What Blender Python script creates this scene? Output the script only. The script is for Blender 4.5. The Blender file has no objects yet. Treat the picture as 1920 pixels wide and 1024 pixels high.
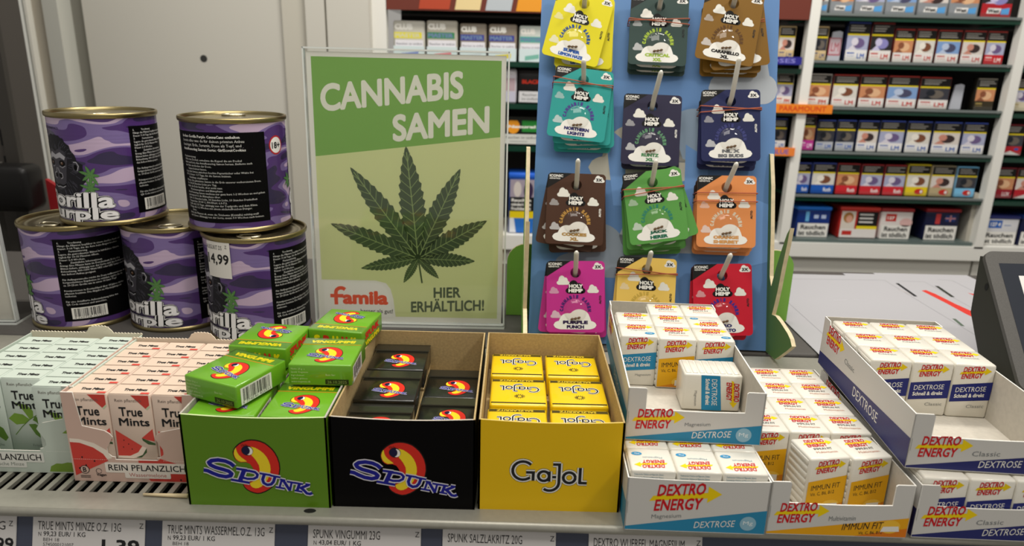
import bpy, bmesh, math, random
from math import sin, cos, pi, radians, atan2, sqrt
from mathutils import Vector as Vec, Matrix
random.seed(4)
S = bpy.context.scene
COL = S.collection

# ------------------------------------------------------------------ camera, light, exposure
PITCH, ROLL = radians(16.8), .025
fw = Vec((0, cos(PITCH), -sin(PITCH))); u0 = Vec((0, sin(PITCH), cos(PITCH))); r0 = Vec((1, 0, 0))
cr = cos(ROLL)*r0 + sin(ROLL)*u0; cu = cos(ROLL)*u0 - sin(ROLL)*r0
cd = bpy.data.cameras.new('camera'); cam = bpy.data.objects.new('camera', cd); COL.objects.link(cam)
cam.matrix_world = Matrix(((cr.x, cu.x, -fw.x, 0), (cr.y, cu.y, -fw.y, 0), (cr.z, cu.z, -fw.z, .300), (0, 0, 0, 1)))
cd.sensor_width = 36; cd.lens = 36*1331/1920; cd.clip_start = .01; cd.clip_end = 20
cd.dof.use_dof = True; cd.dof.focus_distance = .60; cd.dof.aperture_fstop = 8.5
S.camera = cam
S.view_settings.view_transform = 'Standard'; S.view_settings.look = 'None'
S.view_settings.gamma = 1; S.view_settings.use_curve_mapping = False
S.view_settings.exposure = 0.0
w = bpy.data.worlds.new('shop_ambient'); S.world = w; w.use_nodes = True
w.node_tree.nodes['Background'].inputs[0].default_value = (1, .95, .87, 1)
w.node_tree.nodes['Background'].inputs[1].default_value = .34


def area(name, loc, target, size, power, col=(1, .955, .88), sy=None):
    l = bpy.data.lights.new(name, 'AREA'); l.energy = power; l.size = size; l.color = col
    if sy: l.shape = 'RECTANGLE'; l.size_y = sy
    o = bpy.data.objects.new(name, l); COL.objects.link(o); o.location = loc
    o.rotation_euler = (Vec(target) - Vec(loc)).to_track_quat('-Z', 'Y').to_euler()


area('spot_over_checkout', (1.25, -.35, 1.75), (0, .6, 0), .22, 9.5)
area('ceiling_panel_over_counter', (-.05, .30, 1.25), (-.05, .62, 0), .7, 8.5)
area('ceiling_panel_over_tobacco_rack', (.5, 1.05, 1.7), (.5, 1.9, .1), .9, 26, sy=.3)
area('added_fill_by_back_wall', (-.8, .95, 1.8), (-.75, 1.75, .2), .7, 6.5, sy=.3)  # added wash light to brighten the back wall, not a real fixture

# ------------------------------------------------------------------ materials
MC = {}


def lin(h):
    h = h.lstrip('#'); c = [int(h[i:i+2], 16)/255 for i in (0, 2, 4)]
    return tuple(x/12.92 if x <= .04045 else ((x+.055)/1.055)**2.4 for x in c)


def M(h, rough=.55, metal=0., coat=0., noise=0., scale=60., bump=0.):
    k = (h, rough, metal, coat, noise, scale, bump)
    if k in MC: return MC[k]
    m = bpy.data.materials.new('paint_' + h.strip('#')); m.use_nodes = True
    nt = m.node_tree; b = nt.nodes['Principled BSDF']; c = lin(h)
    b.inputs['Base Color'].default_value = (*c, 1); b.inputs['Roughness'].default_value = rough
    b.inputs['Metallic'].default_value = metal; b.inputs['Coat Weight'].default_value = coat
    b.inputs['Coat Roughness'].default_value = .12; b.inputs['Specular IOR Level'].default_value = .5 if metal else .08 if h in ('050405', '070708') else .28
    if noise or bump:
        tc = nt.nodes.new('ShaderNodeTexCoord'); n = nt.nodes.new('ShaderNodeTexNoise')
        n.inputs['Scale'].default_value = scale; n.inputs['Detail'].default_value = 4
        nt.links.new(tc.outputs['Object'], n.inputs['Vector'])
        if noise:
            r = nt.nodes.new('ShaderNodeValToRGB'); r.color_ramp.elements[0].position = .3; r.color_ramp.elements[1].position = .7
            r.color_ramp.elements[0].color = (*[x*(1-noise) for x in c], 1); r.color_ramp.elements[1].color = (*[min(1, x*(1+noise)) for x in c], 1)
            nt.links.new(n.outputs['Fac'], r.inputs[0]); nt.links.new(r.outputs[0], b.inputs['Base Color'])
        if bump:
            bp = nt.nodes.new('ShaderNodeBump'); bp.inputs['Strength'].default_value = bump; bp.inputs['Distance'].default_value = .001
            nt.links.new(n.outputs['Fac'], bp.inputs['Height']); nt.links.new(bp.outputs[0], b.inputs['Normal'])
    MC[k] = m
    return m


def clear_mat(name, tint=(1, 1, 1), refl=.10, rough=.05):
    m = bpy.data.materials.new(name); m.use_nodes = True; nt = m.node_tree; nt.nodes.clear()
    o = nt.nodes.new('ShaderNodeOutputMaterial'); t = nt.nodes.new('ShaderNodeBsdfTransparent'); g = nt.nodes.new('ShaderNodeBsdfGlossy')
    mx = nt.nodes.new('ShaderNodeMixShader'); lw = nt.nodes.new('ShaderNodeLayerWeight'); lw.inputs[0].default_value = .5
    pw = nt.nodes.new('ShaderNodeMath'); pw.operation = 'POWER'; pw.inputs[1].default_value = 2.8
    mu = nt.nodes.new('ShaderNodeMath'); mu.operation = 'MULTIPLY_ADD'; mu.inputs[1].default_value = .7; mu.inputs[2].default_value = refl*.4
    t.inputs[0].default_value = (*tint, 1); g.inputs['Roughness'].default_value = rough
    nt.links.new(lw.outputs['Facing'], pw.inputs[0]); nt.links.new(pw.outputs[0], mu.inputs[0]); nt.links.new(mu.outputs[0], mx.inputs[0])
    nt.links.new(t.outputs[0], mx.inputs[1]); nt.links.new(g.outputs[0], mx.inputs[2]); nt.links.new(mx.outputs[0], o.inputs[0])
    return m


ACR = clear_mat('clear_acrylic', (.995, 1, .995))
BLIS = clear_mat('clear_blister', (.985, .98, .97), .12, .05)


def camo_mat():
    m = bpy.data.materials.new('purple_camouflage'); m.use_nodes = True; nt = m.node_tree; b = nt.nodes['Principled BSDF']
    b.inputs['Roughness'].default_value = .45; b.inputs['Coat Weight'].default_value = .3
    tc = nt.nodes.new('ShaderNodeTexCoord'); mp = nt.nodes.new('ShaderNodeMapping'); mp.inputs['Scale'].default_value = (12, 12, 40)
    n = nt.nodes.new('ShaderNodeTexNoise'); n.inputs['Scale'].default_value = 1.0; n.inputs['Detail'].default_value = .6; n.inputs['Distortion'].default_value = .9
    r = nt.nodes.new('ShaderNodeValToRGB'); cr_ = r.color_ramp; cr_.interpolation = 'CONSTANT'
    cr_.elements[0].position = 0; cr_.elements[0].color = (*lin('2c2048'), 1)
    cr_.elements[1].position = .385; cr_.elements[1].color = (*lin('4a2a6e'), 1)
    for p, c in ((.47, '78659c'), (.54, 'bfa8c4'), (.65, '4a2a6e')):
        e = cr_.elements.new(p); e.color = (*lin(c), 1)
    nt.links.new(tc.outputs['Object'], mp.inputs[0]); nt.links.new(mp.outputs[0], n.inputs['Vector'])
    nt.links.new(n.outputs['Fac'], r.inputs[0]); nt.links.new(r.outputs[0], b.inputs['Base Color'])
    return m


CAMO = camo_mat()
WHITE = M('f4f2ea'); BLACK = M('0c0b0b'); INK = M('1c1c1e'); PAPER = M('f1efe8', .7)
TEXTW = M('e9e7e0'); GOLD = M('948760', .34, 1.); HOOK = M('d9d6cc', .35)
KRAFT = M('b49c6e', .85, noise=.12, scale=500); GREYB = M('b9b2a8', .8, noise=.06, scale=400)
DRED = M('c8101c', .45); DYEL = M('f0d000', .45)

# ------------------------------------------------------------------ mesh building
TC = {}


def tmesh(s, bold=0., res=2):
    k = (s, bold, res)
    if k in TC: return TC[k]
    c = bpy.data.curves.new('lettering', 'FONT'); c.body = s; c.size = 1; c.offset = bold; c.resolution_u = res
    o = bpy.data.objects.new('lettering', c); me = bpy.data.meshes.new_from_object(o)
    v = [(p.co.x, p.co.y) for p in me.vertices]; f = [tuple(p.vertices) for p in me.polygons]
    bpy.data.objects.remove(o); bpy.data.meshes.remove(me); bpy.data.curves.remove(c)
    xs = [p[0] for p in v] or [0, 1]; ys = [p[1] for p in v] or [0, 1]
    TC[k] = (v, f, min(xs), max(xs), min(ys), max(ys))
    return TC[k]


class Fr:
    """a flat drawing frame: origin, x axis, y axis (y up), n outwards"""
    def __init__(s, o, x, y, n=None):
        s.o = Vec(o); s.x = Vec(x); s.y = Vec(y); s.n = n or s.x.cross(s.y).normalized()

    def p(s, u, v, l=0): return s.o + s.x*u + s.y*v + s.n*l

    def sub(s, u, v, ang=0, slope=0, ital=0, sx=1, sy=1):
        c, d = cos(ang), sin(ang)
        x = s.x*c + s.y*d; y = s.y*c - s.x*d
        return Fr(s.p(u, v), (x + y*slope)*sx, (y + x*ital)*sy, s.n)


L = .00006; EPS = 2e-6


class MB:
    def __init__(s): s.v = []; s.f = []; s.m = []; s.mats = []; s.sm = []; s.ne = 0

    def mi(s, m):
        if m not in s.mats: s.mats.append(m)
        return s.mats.index(m)

    def add(s, vs, fs, m, smooth=False):
        b = len(s.v); i = s.mi(m); s.v += [tuple(v) for v in vs]
        for f in fs:
            s.f.append(tuple(b+k for k in f)); s.m.append(i); s.sm.append(smooth)

    def box(s, a, b, m):
        x0, y0, z0 = a; x1, y1, z1 = b
        s.add([(x0, y0, z0), (x1, y0, z0), (x1, y1, z0), (x0, y1, z0), (x0, y0, z1), (x1, y0, z1), (x1, y1, z1), (x0, y1, z1)],
              [(0, 3, 2, 1), (4, 5, 6, 7), (0, 1, 5, 4), (1, 2, 6, 5), (2, 3, 7, 6), (3, 0, 4, 7)], m)

    def rbox(s, a, b, r, m, seg=2):
        """box with rounded edges"""
        bm = bmesh.new(); bmesh.ops.create_cube(bm, size=1)
        c = [(a[i]+b[i])/2 for i in range(3)]; d = [b[i]-a[i] for i in range(3)]
        for v in bm.verts: v.co = Vec([c[i]+v.co[i]*d[i] for i in range(3)])
        bmesh.ops.bevel(bm, geom=list(bm.edges), offset=r, segments=seg, affect='EDGES', profile=.5)
        s.frombm(bm, m, True)

    def frombm(s, bm, m, smooth=False):
        bm.verts.index_update()
        s.add([v.co.copy() for v in bm.verts], [[v.index for v in f.verts] for f in bm.faces], m, smooth); bm.free()

    def poly(s, F, pts, m, l=1):
        a = sum(pts[i-1][0]*pts[i][1]-pts[i][0]*pts[i-1][1] for i in range(len(pts)))
        if a < 0: pts = pts[::-1]
        s.add([F.p(u, v, l*L) for u, v in pts], [tuple(range(len(pts)))], m)

    def rect(s, F, x0, y0, x1, y1, m, l=1): s.poly(F, [(x0, y0), (x1, y0), (x1, y1), (x0, y1)], m, l)

    def ell(s, F, x, y, rx, ry, m, l=1, n=24):
        s.poly(F, [(x+rx*cos(2*pi*i/n), y+ry*sin(2*pi*i/n)) for i in range(n)], m, l)

    def strokes(s, F, paths, wd, m, l=1):
        for pts in paths:
            for i in range(len(pts)-1):
                a, b = Vec(pts[i]), Vec(pts[i+1]); d = (b-a)
                if d.length < 1e-9: continue
                n = Vec((-d.y, d.x)).normalized()*wd/2
                s.ne = (s.ne+1) % 24; s.poly(F, [a-n, b-n, b+n, a+n], m, l+s.ne*EPS/L)
            for q in pts[1:-1]: s.ne = (s.ne+1) % 24; s.ell(F, q[0], q[1], wd/2, wd/2, m, l+s.ne*EPS/L, 12)

    def txt(s, F, t, x, y, wd, h, m, l=2, bold=0., ital=0., res=2):
        """lettering stretched to the box x, y, wd, h (wd None keeps proportions)"""
        v, f, x0, x1, y0, y1 = tmesh(t, 0, res)
        sh = [(0, 0)] if not bold else [(bold*cos(2*pi*i/12), bold*sin(2*pi*i/12)) for i in range(12)] if res > 2 or bold >= .06 else [(bold*i, bold*j) for i, j in ((-1, -1), (1, -1), (1, 1), (-1, 1))]
        x0 -= bold; x1 += bold; y0 -= bold; y1 += bold
        sy = h/(y1-y0); sx = (wd/(x1-x0)) if wd else sy
        for i, (p, q) in enumerate(sh):
            s.add([F.p(x+(a+p-x0)*sx+ital*(b+q-y0)*sy, y+(b+q-y0)*sy, l*L+EPS*i) for a, b in v], f, m)

    def txtb(s, F, t, x, y, h, m, l=2, bold=0., sx=1., res=1):
        """lettering with cap height h on baseline y"""
        v, f, x0, x1, y0, y1 = tmesh(t, 0, res); k = h/.7
        for i, p in enumerate((-bold, bold) if bold else (0,)):
            s.add([F.p(x+(a+p)*k*sx, y+b*k, l*L+EPS*i) for a, b in v], f, m)

    def arc(s, F, t, cx, cy, r, a0, a1, h, m, l=2, bold=.02):
        for i, ch in enumerate(t):
            if ch == ' ': continue
            a = a0+(a1-a0)*(i+.5)/len(t)
            G = F.sub(cx+r*cos(a), cy+r*sin(a), a-pi/2)
            wd = abs(a1-a0)*r/len(t)*(.35 if ch == 'I' else .92)
            s.txt(G, ch, -wd/2, 0, wd, h, m, l, bold)

    def cloud(s, F, x, y, wd, h, m, l=1, flip=1):
        """cloud with a flat rounded base, x/y = centre of the base line"""
        top = []; bot = []; N = 32
        for i in range(N+1):
            t = -.5+i/N; e = sqrt(max(0, 1-(max(0, abs(t)-.29)/.21)**2)); hh = .22+.22*e
            for cx, cy, rx, ry in ((-.10, .50, .25, .50), (.17, .44, .19, .36)):
                q = 1-((t*flip-cx)/rx)**2
                if q > 0: hh = max(hh, cy+ry*sqrt(q))
            top.append((x+t*wd, y+hh*h)); bot.append((x+t*wd, y+(.22-.22*e)*h))
        s.poly(F, bot+top[::-1], m, l)

    def prism(s, F, pts, d, m, ms=None, smooth=False):
        """polygon in F extruded by d along the inward normal"""
        a = sum(pts[i-1][0]*pts[i][1]-pts[i][0]*pts[i-1][1] for i in range(len(pts)))
        if a < 0: pts = pts[::-1]
        n = len(pts); A = [F.p(u, v, 0) for u, v in pts]; B = [F.p(u, v, -d) for u, v in pts]
        s.add(A, [tuple(range(n))], m); s.add(B, [tuple(range(n))[::-1]], m)
        s.add(A+B, [(i, n+i, n+(i+1) % n, (i+1) % n) for i in range(n)], ms or m)

    def tube(s, pts, r, m, n=10, closed=False):
        pts = [Vec(p) for p in pts]; N = len(pts); V = []; up = None
        for i, p in enumerate(pts):
            t = (pts[(i+1) % N if closed else min(i+1, N-1)] - pts[i-1 if closed else max(i-1, 0)]).normalized()
            if up is None: up = t.orthogonal().normalized()
            up = (up - t*up.dot(t)).normalized(); sd = t.cross(up)
            rr = r[i] if isinstance(r, (list, tuple)) else r
            V += [p + (up*cos(2*pi*k/n) + sd*sin(2*pi*k/n))*rr for k in range(n)]
        Fs = []
        for i in range(N if closed else N-1):
            for k in range(n):
                Fs.append((i*n+k, i*n+(k+1) % n, ((i+1) % N)*n+(k+1) % n, ((i+1) % N)*n+k))
        if not closed: Fs += [tuple(range(n))[::-1], tuple(range((N-1)*n, N*n))]
        s.add(V, Fs, m, True)

    def lathe(s, prof, m, n=64):
        V = [(r*cos(2*pi*k/n), r*sin(2*pi*k/n), z) for r, z in prof for k in range(n)]
        Fs = [(i*n+k, i*n+(k+1) % n, (i+1)*n+(k+1) % n, (i+1)*n+k) for i in range(len(prof)-1) for k in range(n)]
        s.add(V, Fs, m, True)

    def bend(s, R, step=3.0):
        """wrap a flat drawing (x = arc length in mm, z = height in mm) round an upright cylinder"""
        bm = bmesh.new(); vs = [bm.verts.new(v) for v in s.v]
        lay = bm.faces.layers.int.new('mi')
        for f, mi in zip(s.f, s.m):
            try: bf = bm.faces.new([vs[k] for k in f]); bf[lay] = mi; bf.material_index = mi
            except ValueError: pass
        xs = [v[0] for v in s.v]; x = math.ceil(min(xs)/step)*step
        while x < max(xs):
            bmesh.ops.bisect_plane(bm, geom=bm.verts[:]+bm.edges[:]+bm.faces[:], plane_co=(x, 0, 0), plane_no=(1, 0, 0)); x += step
        bm.verts.index_update()
        s.v = []
        for v in bm.verts:
            a = v.co.x/(R*1000); r = R - v.co.y
            s.v.append((r*sin(a), -r*cos(a), v.co.z/1000))
        s.f = [tuple(q.index for q in f.verts) for f in bm.faces]; s.m = [f.material_index for f in bm.faces]; s.sm = [False]*len(s.f)
        bm.free(); return s

    def merge(s, o):
        b = len(s.v); s.v += o.v
        for f, m, k in zip(o.f, o.m, o.sm): s.f.append(tuple(b+i for i in f)); s.m.append(s.mi(o.mats[m])); s.sm.append(k)
        return s

    def mesh(s, name):
        me = bpy.data.meshes.new(name); me.from_pydata(s.v, [], s.f); me.update()
        for m in s.mats: me.materials.append(m)
        me.polygons.foreach_set('material_index', s.m); me.polygons.foreach_set('use_smooth', s.sm); me.update()
        return me

    def build(s, name, parent=None):
        o = bpy.data.objects.new(name, s.mesh(name)); COL.objects.link(o)
        if parent: o.parent = parent
        return o


def tag(o, label=None, cat=None, group=None, kind=None):
    if label: o['label'] = label
    if cat: o['category'] = cat
    if group: o['group'] = group
    if kind: o['kind'] = kind
    return o


def thing(name, label, cat, loc=(0, 0, 0), rz=0, group=None):
    o = bpy.data.objects.new(name, None); COL.objects.link(o); o.empty_display_size = .02
    o.location = loc; o.rotation_euler = (0, 0, rz)
    return tag(o, label, cat, group)


def dup(r, label=None, loc=None, rz=None, mat=None):
    def cp(o, par):
        c = o.copy(); COL.objects.link(c); c.parent = par
        for ch in list(o.children): cp(ch, c)
        return c
    c = cp(r, None)
    if label: c['label'] = label
    if mat is not None: c.matrix_world = mat
    if loc is not None: c.location = loc
    if rz is not None: c.rotation_euler = (0, 0, rz)
    return c


ORD = 'first second third fourth fifth sixth seventh eighth ninth tenth eleventh twelfth'.split()
XZ = lambda x=0, y=0, z=0: Fr((x, y, z), (1, 0, 0), (0, 0, 1))        # faces the customer (-Y)
XY = lambda x=0, y=0, z=0: Fr((x, y, z), (1, 0, 0), (0, 1, 0))        # faces up


def barcode(mb, F, x, y, wd, h, l=2, digits=None, k=1.0):
    mb.rect(F, x, y, x+wd, y+h, TEXTW, l)
    rnd = random.Random(7); q = x+wd*.07
    while q < x+wd*.92:
        b = wd*rnd.choice((.012, .02, .03)); mb.rect(F, q, y+h*.2, q+b, y+h*.92, INK, l+1); q += b+wd*rnd.choice((.012, .02, .028))
    if digits: mb.txt(F, digits, x+wd*.05, y+h*.03, wd*.9, h*.15, INK, l+1, res=1)


# ------------------------------------------------------------------ setting
def struct(mb, name): return tag(mb.build(name), kind='structure')


m = MB(); m.box((-3, -1.5, -1.0), (3.5, 2.6, -.95), M('8f8b84', .5)); struct(m, 'floor')
CREAM = M('cfccc2', .6); CREAM2 = M('c9c5b8', .6); OFFW = M('e6e4da', .5)
m = MB(); m.box((-1.015, 1.752, -.95), (-.548, 1.80, 1.3), CREAM)
h = Fr((-.743, 1.752, .2825), (1, 0, 0), (0, 0, 1)); m.ell(h, 0, 0, .0085, .0085, M('3a3a38'), 2)
struct(m, 'wall_back')
m = MB(); m.box((-.548, 1.745, -.95), (-.491, 1.80, 1.3), CREAM2); m.box((-.491, 1.735, -.95), (-.447, 1.8, 1.3), CREAM)
m.box((-.442, 1.735, -.95), (-.345, 1.8, 1.3), CREAM); m.box((-.447, 1.75, -.95), (-.442, 1.8, 1.3), CREAM2); struct(m, 'trim_1')
m = MB(); m.box((-1.19, 1.70, -.95), (-1.128, 1.8, 1.3), M('d5d6d2', .5)); m.box((-1.124, 1.71, -.95), (-1.118, 1.8, 1.3), OFFW)
m.box((-1.118, 1.73, -.95), (-1.085, 1.8, 1.3), M('bdb6a8')); m.box((-1.085, 1.715, -.95), (-1.051, 1.8, 1.3), M('c6c6bd'))
m.box((-1.128, 1.73, -.95), (-1.124, 1.8, 1.3), CREAM2)
m.box((-1.051, 1.77, -.95), (-1.015, 1.8, 1.3), M('8d8b82')); struct(m, 'trim_2')
m = MB(); m.box((-3, 1.80, -.95), (-.33, 1.84, 1.3), M('b9b5aa')); m.box((-.33, 2.15, -.95), (3.5, 2.19, 1.3), M('77736b')); struct(m, 'wall_rear')

# counter
DGREY = M('55524f', .5, noise=.05, scale=300)
m = MB(); m.rbox((-1.2, .716, -.03), (1.3, 1.045, 0), .003, DGREY); m.build('counter_top', None)
ct = bpy.data.objects['counter_top']; tag(ct, 'dark grey cash desk top behind the metal shelf, under cans, signs and papers', 'counter')
mb = MB(); mb.box((-1.15, .74, -.95), (1.25, 1.02, -.03), M('6c6a66')); mb.build('base_panel', ct)

# metal merchandising shelf with slotted strip, front lip and price rail
METAL = M('9f9d92', .38, .35, noise=.04, scale=200); DARKP = M('161515', .7)
sh = thing('checkout_shelf', 'long grey metal checkout shelf carrying all the sweets, slotted along its front', 'shelf', (0, .408, 0), radians(-.5))
m = MB()
m.box((-.75, .003, -.004), (.75, .0225, 0), METAL)
m.box((-.75, .080, -.004), (.75, .3005, 0), METAL)
x = -.75
while x < .75: m.box((x, .0225, -.003), (x+.0040, .080, -.0002), METAL); x += .0098
m.ell(XY(-.1345, .0085, 0), 0, 0, .0042, .0025, DARKP, 1)
m.build('top_plate', sh)
m = MB(); m.box((-.75, .02, -.02), (.75, .085, -.016), DARKP); m.box((-.75, .02, -.016), (.75, .0215, -.004), DARKP); m.box((-.75, .081, -.016), (.75, .085, -.004), DARKP); m.build('slot_well', sh)
m = MB(); m.tube([(-.75, .0035, -.0035), (.75, .0035, -.0035)], .0035, METAL, 16); m.build('front_lip', sh)
m = MB(); RAILF = Fr((0, .0085, -.006), (1, 0, 0), Vec((0, .30, .954)))
m.prism(RAILF, [(-.75, -.06), (.75, -.06), (.75, 0), (-.75, 0)], .003, M('464b5c', .35)); m.prism(Fr(RAILF.p(0, 0, .0016), RAILF.x, RAILF.y), [(-.75, -.0012), (.75, -.0012), (.75, .001), (-.75, .001)], .0014, M('b8b8b4', .3))
m.build('price_rail', sh)
sw = sh.matrix_basis


def price_tag(x0, wd, lines, label, extra=()):
    t = MB(); F = Fr((0, 0, 0), RAILF.x, RAILF.y)
    t.prism(F, [(0, -.042), (wd, -.042), (wd, 0), (0, 0)], .0006, M('d2cfcd', .5))
    for s_, x, y, hh, wd_, b in lines: t.txt(F, s_, x, y*.87, wd_, hh*.9, INK, 1, b, res=2)
    o = t.build('price_tag'); tag(o, label, 'price tag', 'price tags on the shelf edge')
    o.matrix_world = Matrix.LocRotScale(Vec((0, .408, 0)), Matrix.Rotation(radians(-.5), 3, 'Z').to_quaternion(), None) @ Matrix.Translation(RAILF.p(x0, -.003, .0009))
    return o


W_ = .0775
price_tag(-.4145, W_, [('13G', .058, -.0125, .0066, .012, 0), ('Z', .0722, -.0095, .004, .003, 0), ('9,99', .054, -.0305, .0115, .022, .02)], 'price tag cut off by the left picture edge, showing only the end of a price')
price_tag(-.3255, W_, [('TRUE MINTS MINZE O.Z. 13G', .0035, -.0115, .0066, .0575, 0), ('Z', .0735, -.0085, .004, .003, 0), ('N', .004, -.0165, .0032, .002, 0), ('99,23 EUR/ 1 KG', .0075, -.0170, .0042, .029, .01), ('BEH 18', .0075, -.0205, .0026, .011, 0), ('5745000121007', .0075, -.0243, .0026, .021, 0), ('1,39', .048, -.0305, .0125, .026, .025)], 'price tag for mint boxes, second tag from the left')
price_tag(-.236, W_, [('TRUE MINTS WASSERMEL.O.Z. 13G', .0035, -.0115, .0066, .067, 0), ('Z', .0735, -.0085, .004, .003, 0), ('N', .004, -.0165, .0032, .002, 0), ('99,23 EUR/ 1 KG', .0075, -.0170, .0042, .029, .01), ('BEH 18', .0075, -.0205, .0026, .011, 0)], 'price tag for watermelon mints, below the green box edge')
price_tag(-.1355, W_, [('SPUNK VINGUMMI 23G', .0035, -.0115, .0066, .046, 0), ('Z', .0735, -.0085, .004, .003, 0), ('N', .004, -.0168, .0032, .002, 0), ('43,04 EUR/ 1 KG', .0075, -.0172, .0042, .029, .01)], 'price tag for wine gums, below the black carton')
price_tag(-.043, W_, [('SPUNK SALZLAKRITZ 20G', .0035, -.0115, .0066, .051, 0), ('Z', .0735, -.0085, .004, .003, 0)], 'price tag for salt liquorice, below the yellow carton')
price_tag(.057, W_, [('DEXTRO WUERFEL MAGNESIUM', .0035, -.0115, .0066, .062, 0), ('Z', .0735, -.0085, .004, .003, 0)], 'price tag for dextrose cubes, below the blue and white tray')

m = MB(); m.tube([(-.2543, .4295, .0016), (-.2230, .4290, .0016)], [.0009, .0016], M('d9c7a0', .7), 8)
tag(m.build('wooden_pick'), 'thin pale wooden pick lying on shelf edge left of green carton', 'stick')


# ------------------------------------------------------------------ printed marks
def dextro(mb, F, x, y, wd, l=1, sl=.07):
    """two-line red lettering over a yellow arrow; wd = width of the word"""
    h = wd*.62; G = F.sub(x, y, 0, sl, 0)
    mb.poly(G, [(-.10*wd, h*.38), (wd*1.0, h*.40), (wd*1.0, h*.24), (wd*1.27, h*.52), (wd*1.0, h*.82), (wd*1.0, h*.60), (-.03*wd, h*.56)], DYEL, l)
    mb.txt(G, 'DEXTRO', .04*wd, h*.53, wd*.9, h*.42, DRED, l+1, .024, .10)
    mb.txt(G, 'ENERGY', -.0*wd, .01*h, wd*.9, h*.42, DRED, l+1, .024, .10)


SP_OUT = [(480, 300), (495, 260), (520, 225), (555, 190), (600, 160), (650, 140), (700, 132), (750, 134), (800, 145), (850, 167), (890, 200), (930, 242), (960, 290), (985, 350), (1000, 420), (1002, 490), (990, 560), (970, 620), (940, 680), (905, 730), (860, 770), (815, 800), (760, 825), (720, 832), (680, 825), (640, 810), (600, 785), (575, 755), (560, 715), (600, 690), (640, 690), (690, 640), (702, 590), (700, 540), (690, 490), (660, 440), (610, 420), (550, 425), (520, 410), (500, 390), (483, 345)]
SP_YEL = [(690, 215), (740, 228), (790, 260), (830, 297), (860, 340), (883, 395), (895, 450), (896, 510), (885, 560), (866, 612), (840, 660), (808, 705), (770, 740), (735, 760), (700, 765), (670, 755), (650, 735), (640, 700), (700, 660), (735, 610), (760, 560), (770, 505), (765, 455), (740, 400), (715, 360), (690, 330)]
SP_BEAK = [(515, 235), (525, 290), (540, 325), (570, 360), (600, 384), (630, 412), (560, 418), (525, 400), (500, 370), (487, 320), (495, 270)]
SP_L = [(50, [[(478, 478), (440, 440), (380, 412), (300, 400), (225, 412), (190, 440), (205, 470), (260, 500), (340, 522), (410, 545), (440, 575), (425, 605), (370, 620), (290, 607), (220, 578), (165, 548), (120, 540)]]),
        (52, [[(592, 520), (525, 680)]]), (32, [[(570, 528), (650, 530), (715, 545), (742, 575), (730, 612), (690, 635), (620, 638), (560, 622)], [(500, 508), (625, 522)], [(425, 655), (640, 690)]]),
        (36, [[(818, 575), (795, 640), (805, 685), (845, 710), (890, 700), (920, 665), (942, 600)], [(1035, 640), (1105, 775)], [(1220, 685), (1190, 770)], [(1330, 690), (1235, 735), (1265, 760), (1300, 805), (1335, 812), (1365, 798)]]),
        (26, [[(765, 558), (895, 578)], [(888, 582), (1005, 604)], [(1015, 645), (985, 740)], [(1130, 670), (1105, 775)], [(1000, 630), (1060, 642)], [(940, 733), (1045, 750)], [(1075, 655), (1180, 672)], [(1165, 668), (1262, 684)], [(1160, 770), (1250, 786)], [(1290, 680), (1345, 688)]])]


def spunk(mb, F, x, y, sc, l=1, detail=True, ts=1.):
    """comma shaped emblem with an eye and slab lettering; x,y = picture centre"""
    q = lambda p: (x+(p[0]-720)*sc, y-(p[1]-480)*sc)
    k = lambda pts, f=1., c=(720, 480): [q((c[0]+(a-c[0])*f, c[1]+(b-c[1])*f)) for a, b in pts]
    RD = M('d42a1e', .4); YL = M('f1d428', .4); BL = M('16188a', .4); OW = M('dcd9dd')
    mb.poly(F, k(SP_OUT, 1.03), M('1a0a06', .4), l)
    mb.poly(F, k(SP_OUT, .985), RD, l+1)
    mb.poly(F, k(SP_YEL), YL, l+2); mb.poly(F, k(SP_BEAK), YL, l+2)
    e = q((645, 268)); mb.ell(F, e[0], e[1], 68*sc, 64*sc, INK, l+3); e = q((662, 272)); mb.ell(F, e[0], e[1], 46*sc, 52*sc, WHITE, l+4); e = q((632, 266)); mb.ell(F, e[0], e[1], 44*sc, 54*sc, M('14123c', .4), l+5)
    if detail:
        mb.strokes(F, [[q((590+i*16, 215-(i % 2)*4)), q((580+i*16, 190-(i % 2)*8))] for i in range(5)], 5*sc, INK, l+5)
    k2 = lambda p: q((730+(p[0]-730)*ts-(1-ts)*30, 600+(p[1]-600)*ts-(1-ts)*60))
    for wd, paths in SP_L: mb.strokes(F, [[k2(p) for p in pa] for pa in paths], (wd+26)*sc*ts, OW, l+6)
    for wd, paths in SP_L: mb.strokes(F, [[k2(p) for p in pa] for pa in paths], wd*sc*ts, BL, l+7)


def arcp(cx, cy, r, a0, a1, n=14, ry=None): return [(cx+r*cos(radians(a0+(a1-a0)*i/n)), cy-(ry or r)*sin(radians(a0+(a1-a0)*i/n))) for i in range(n+1)]


GJ = [arcp(290, 840, 72, 42, 338, 18)[:-3] + [(340, 895)], [(312, 853), (374, 853)], [(362, 853), (362, 918)], arcp(436, 880, 38, 0, 360, 18), [(474, 842), (474, 922)], [(496, 886), (522, 886)],
      [(498, 786), (552, 786)], [(543, 776), (543, 930)] + arcp(478, 930, 65, 0, -128, 12), arcp(614, 888, 42, 0, 360, 18), [(688, 808), (688, 928), (738, 928)]]


def gajol(mb, F, x, y, sc, l=1, white=True):
    q = lambda p: (x+(p[0]-472)*sc, y-(p[1]-880)*sc)
    P = [[q(p) for p in pa] for pa in GJ]
    if white:
        mb.strokes(F, P, 46*sc, INK, l); mb.strokes(F, P, 40*sc, TEXTW, l+1)
    mb.strokes(F, P, 21*sc, INK, l+2)


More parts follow.
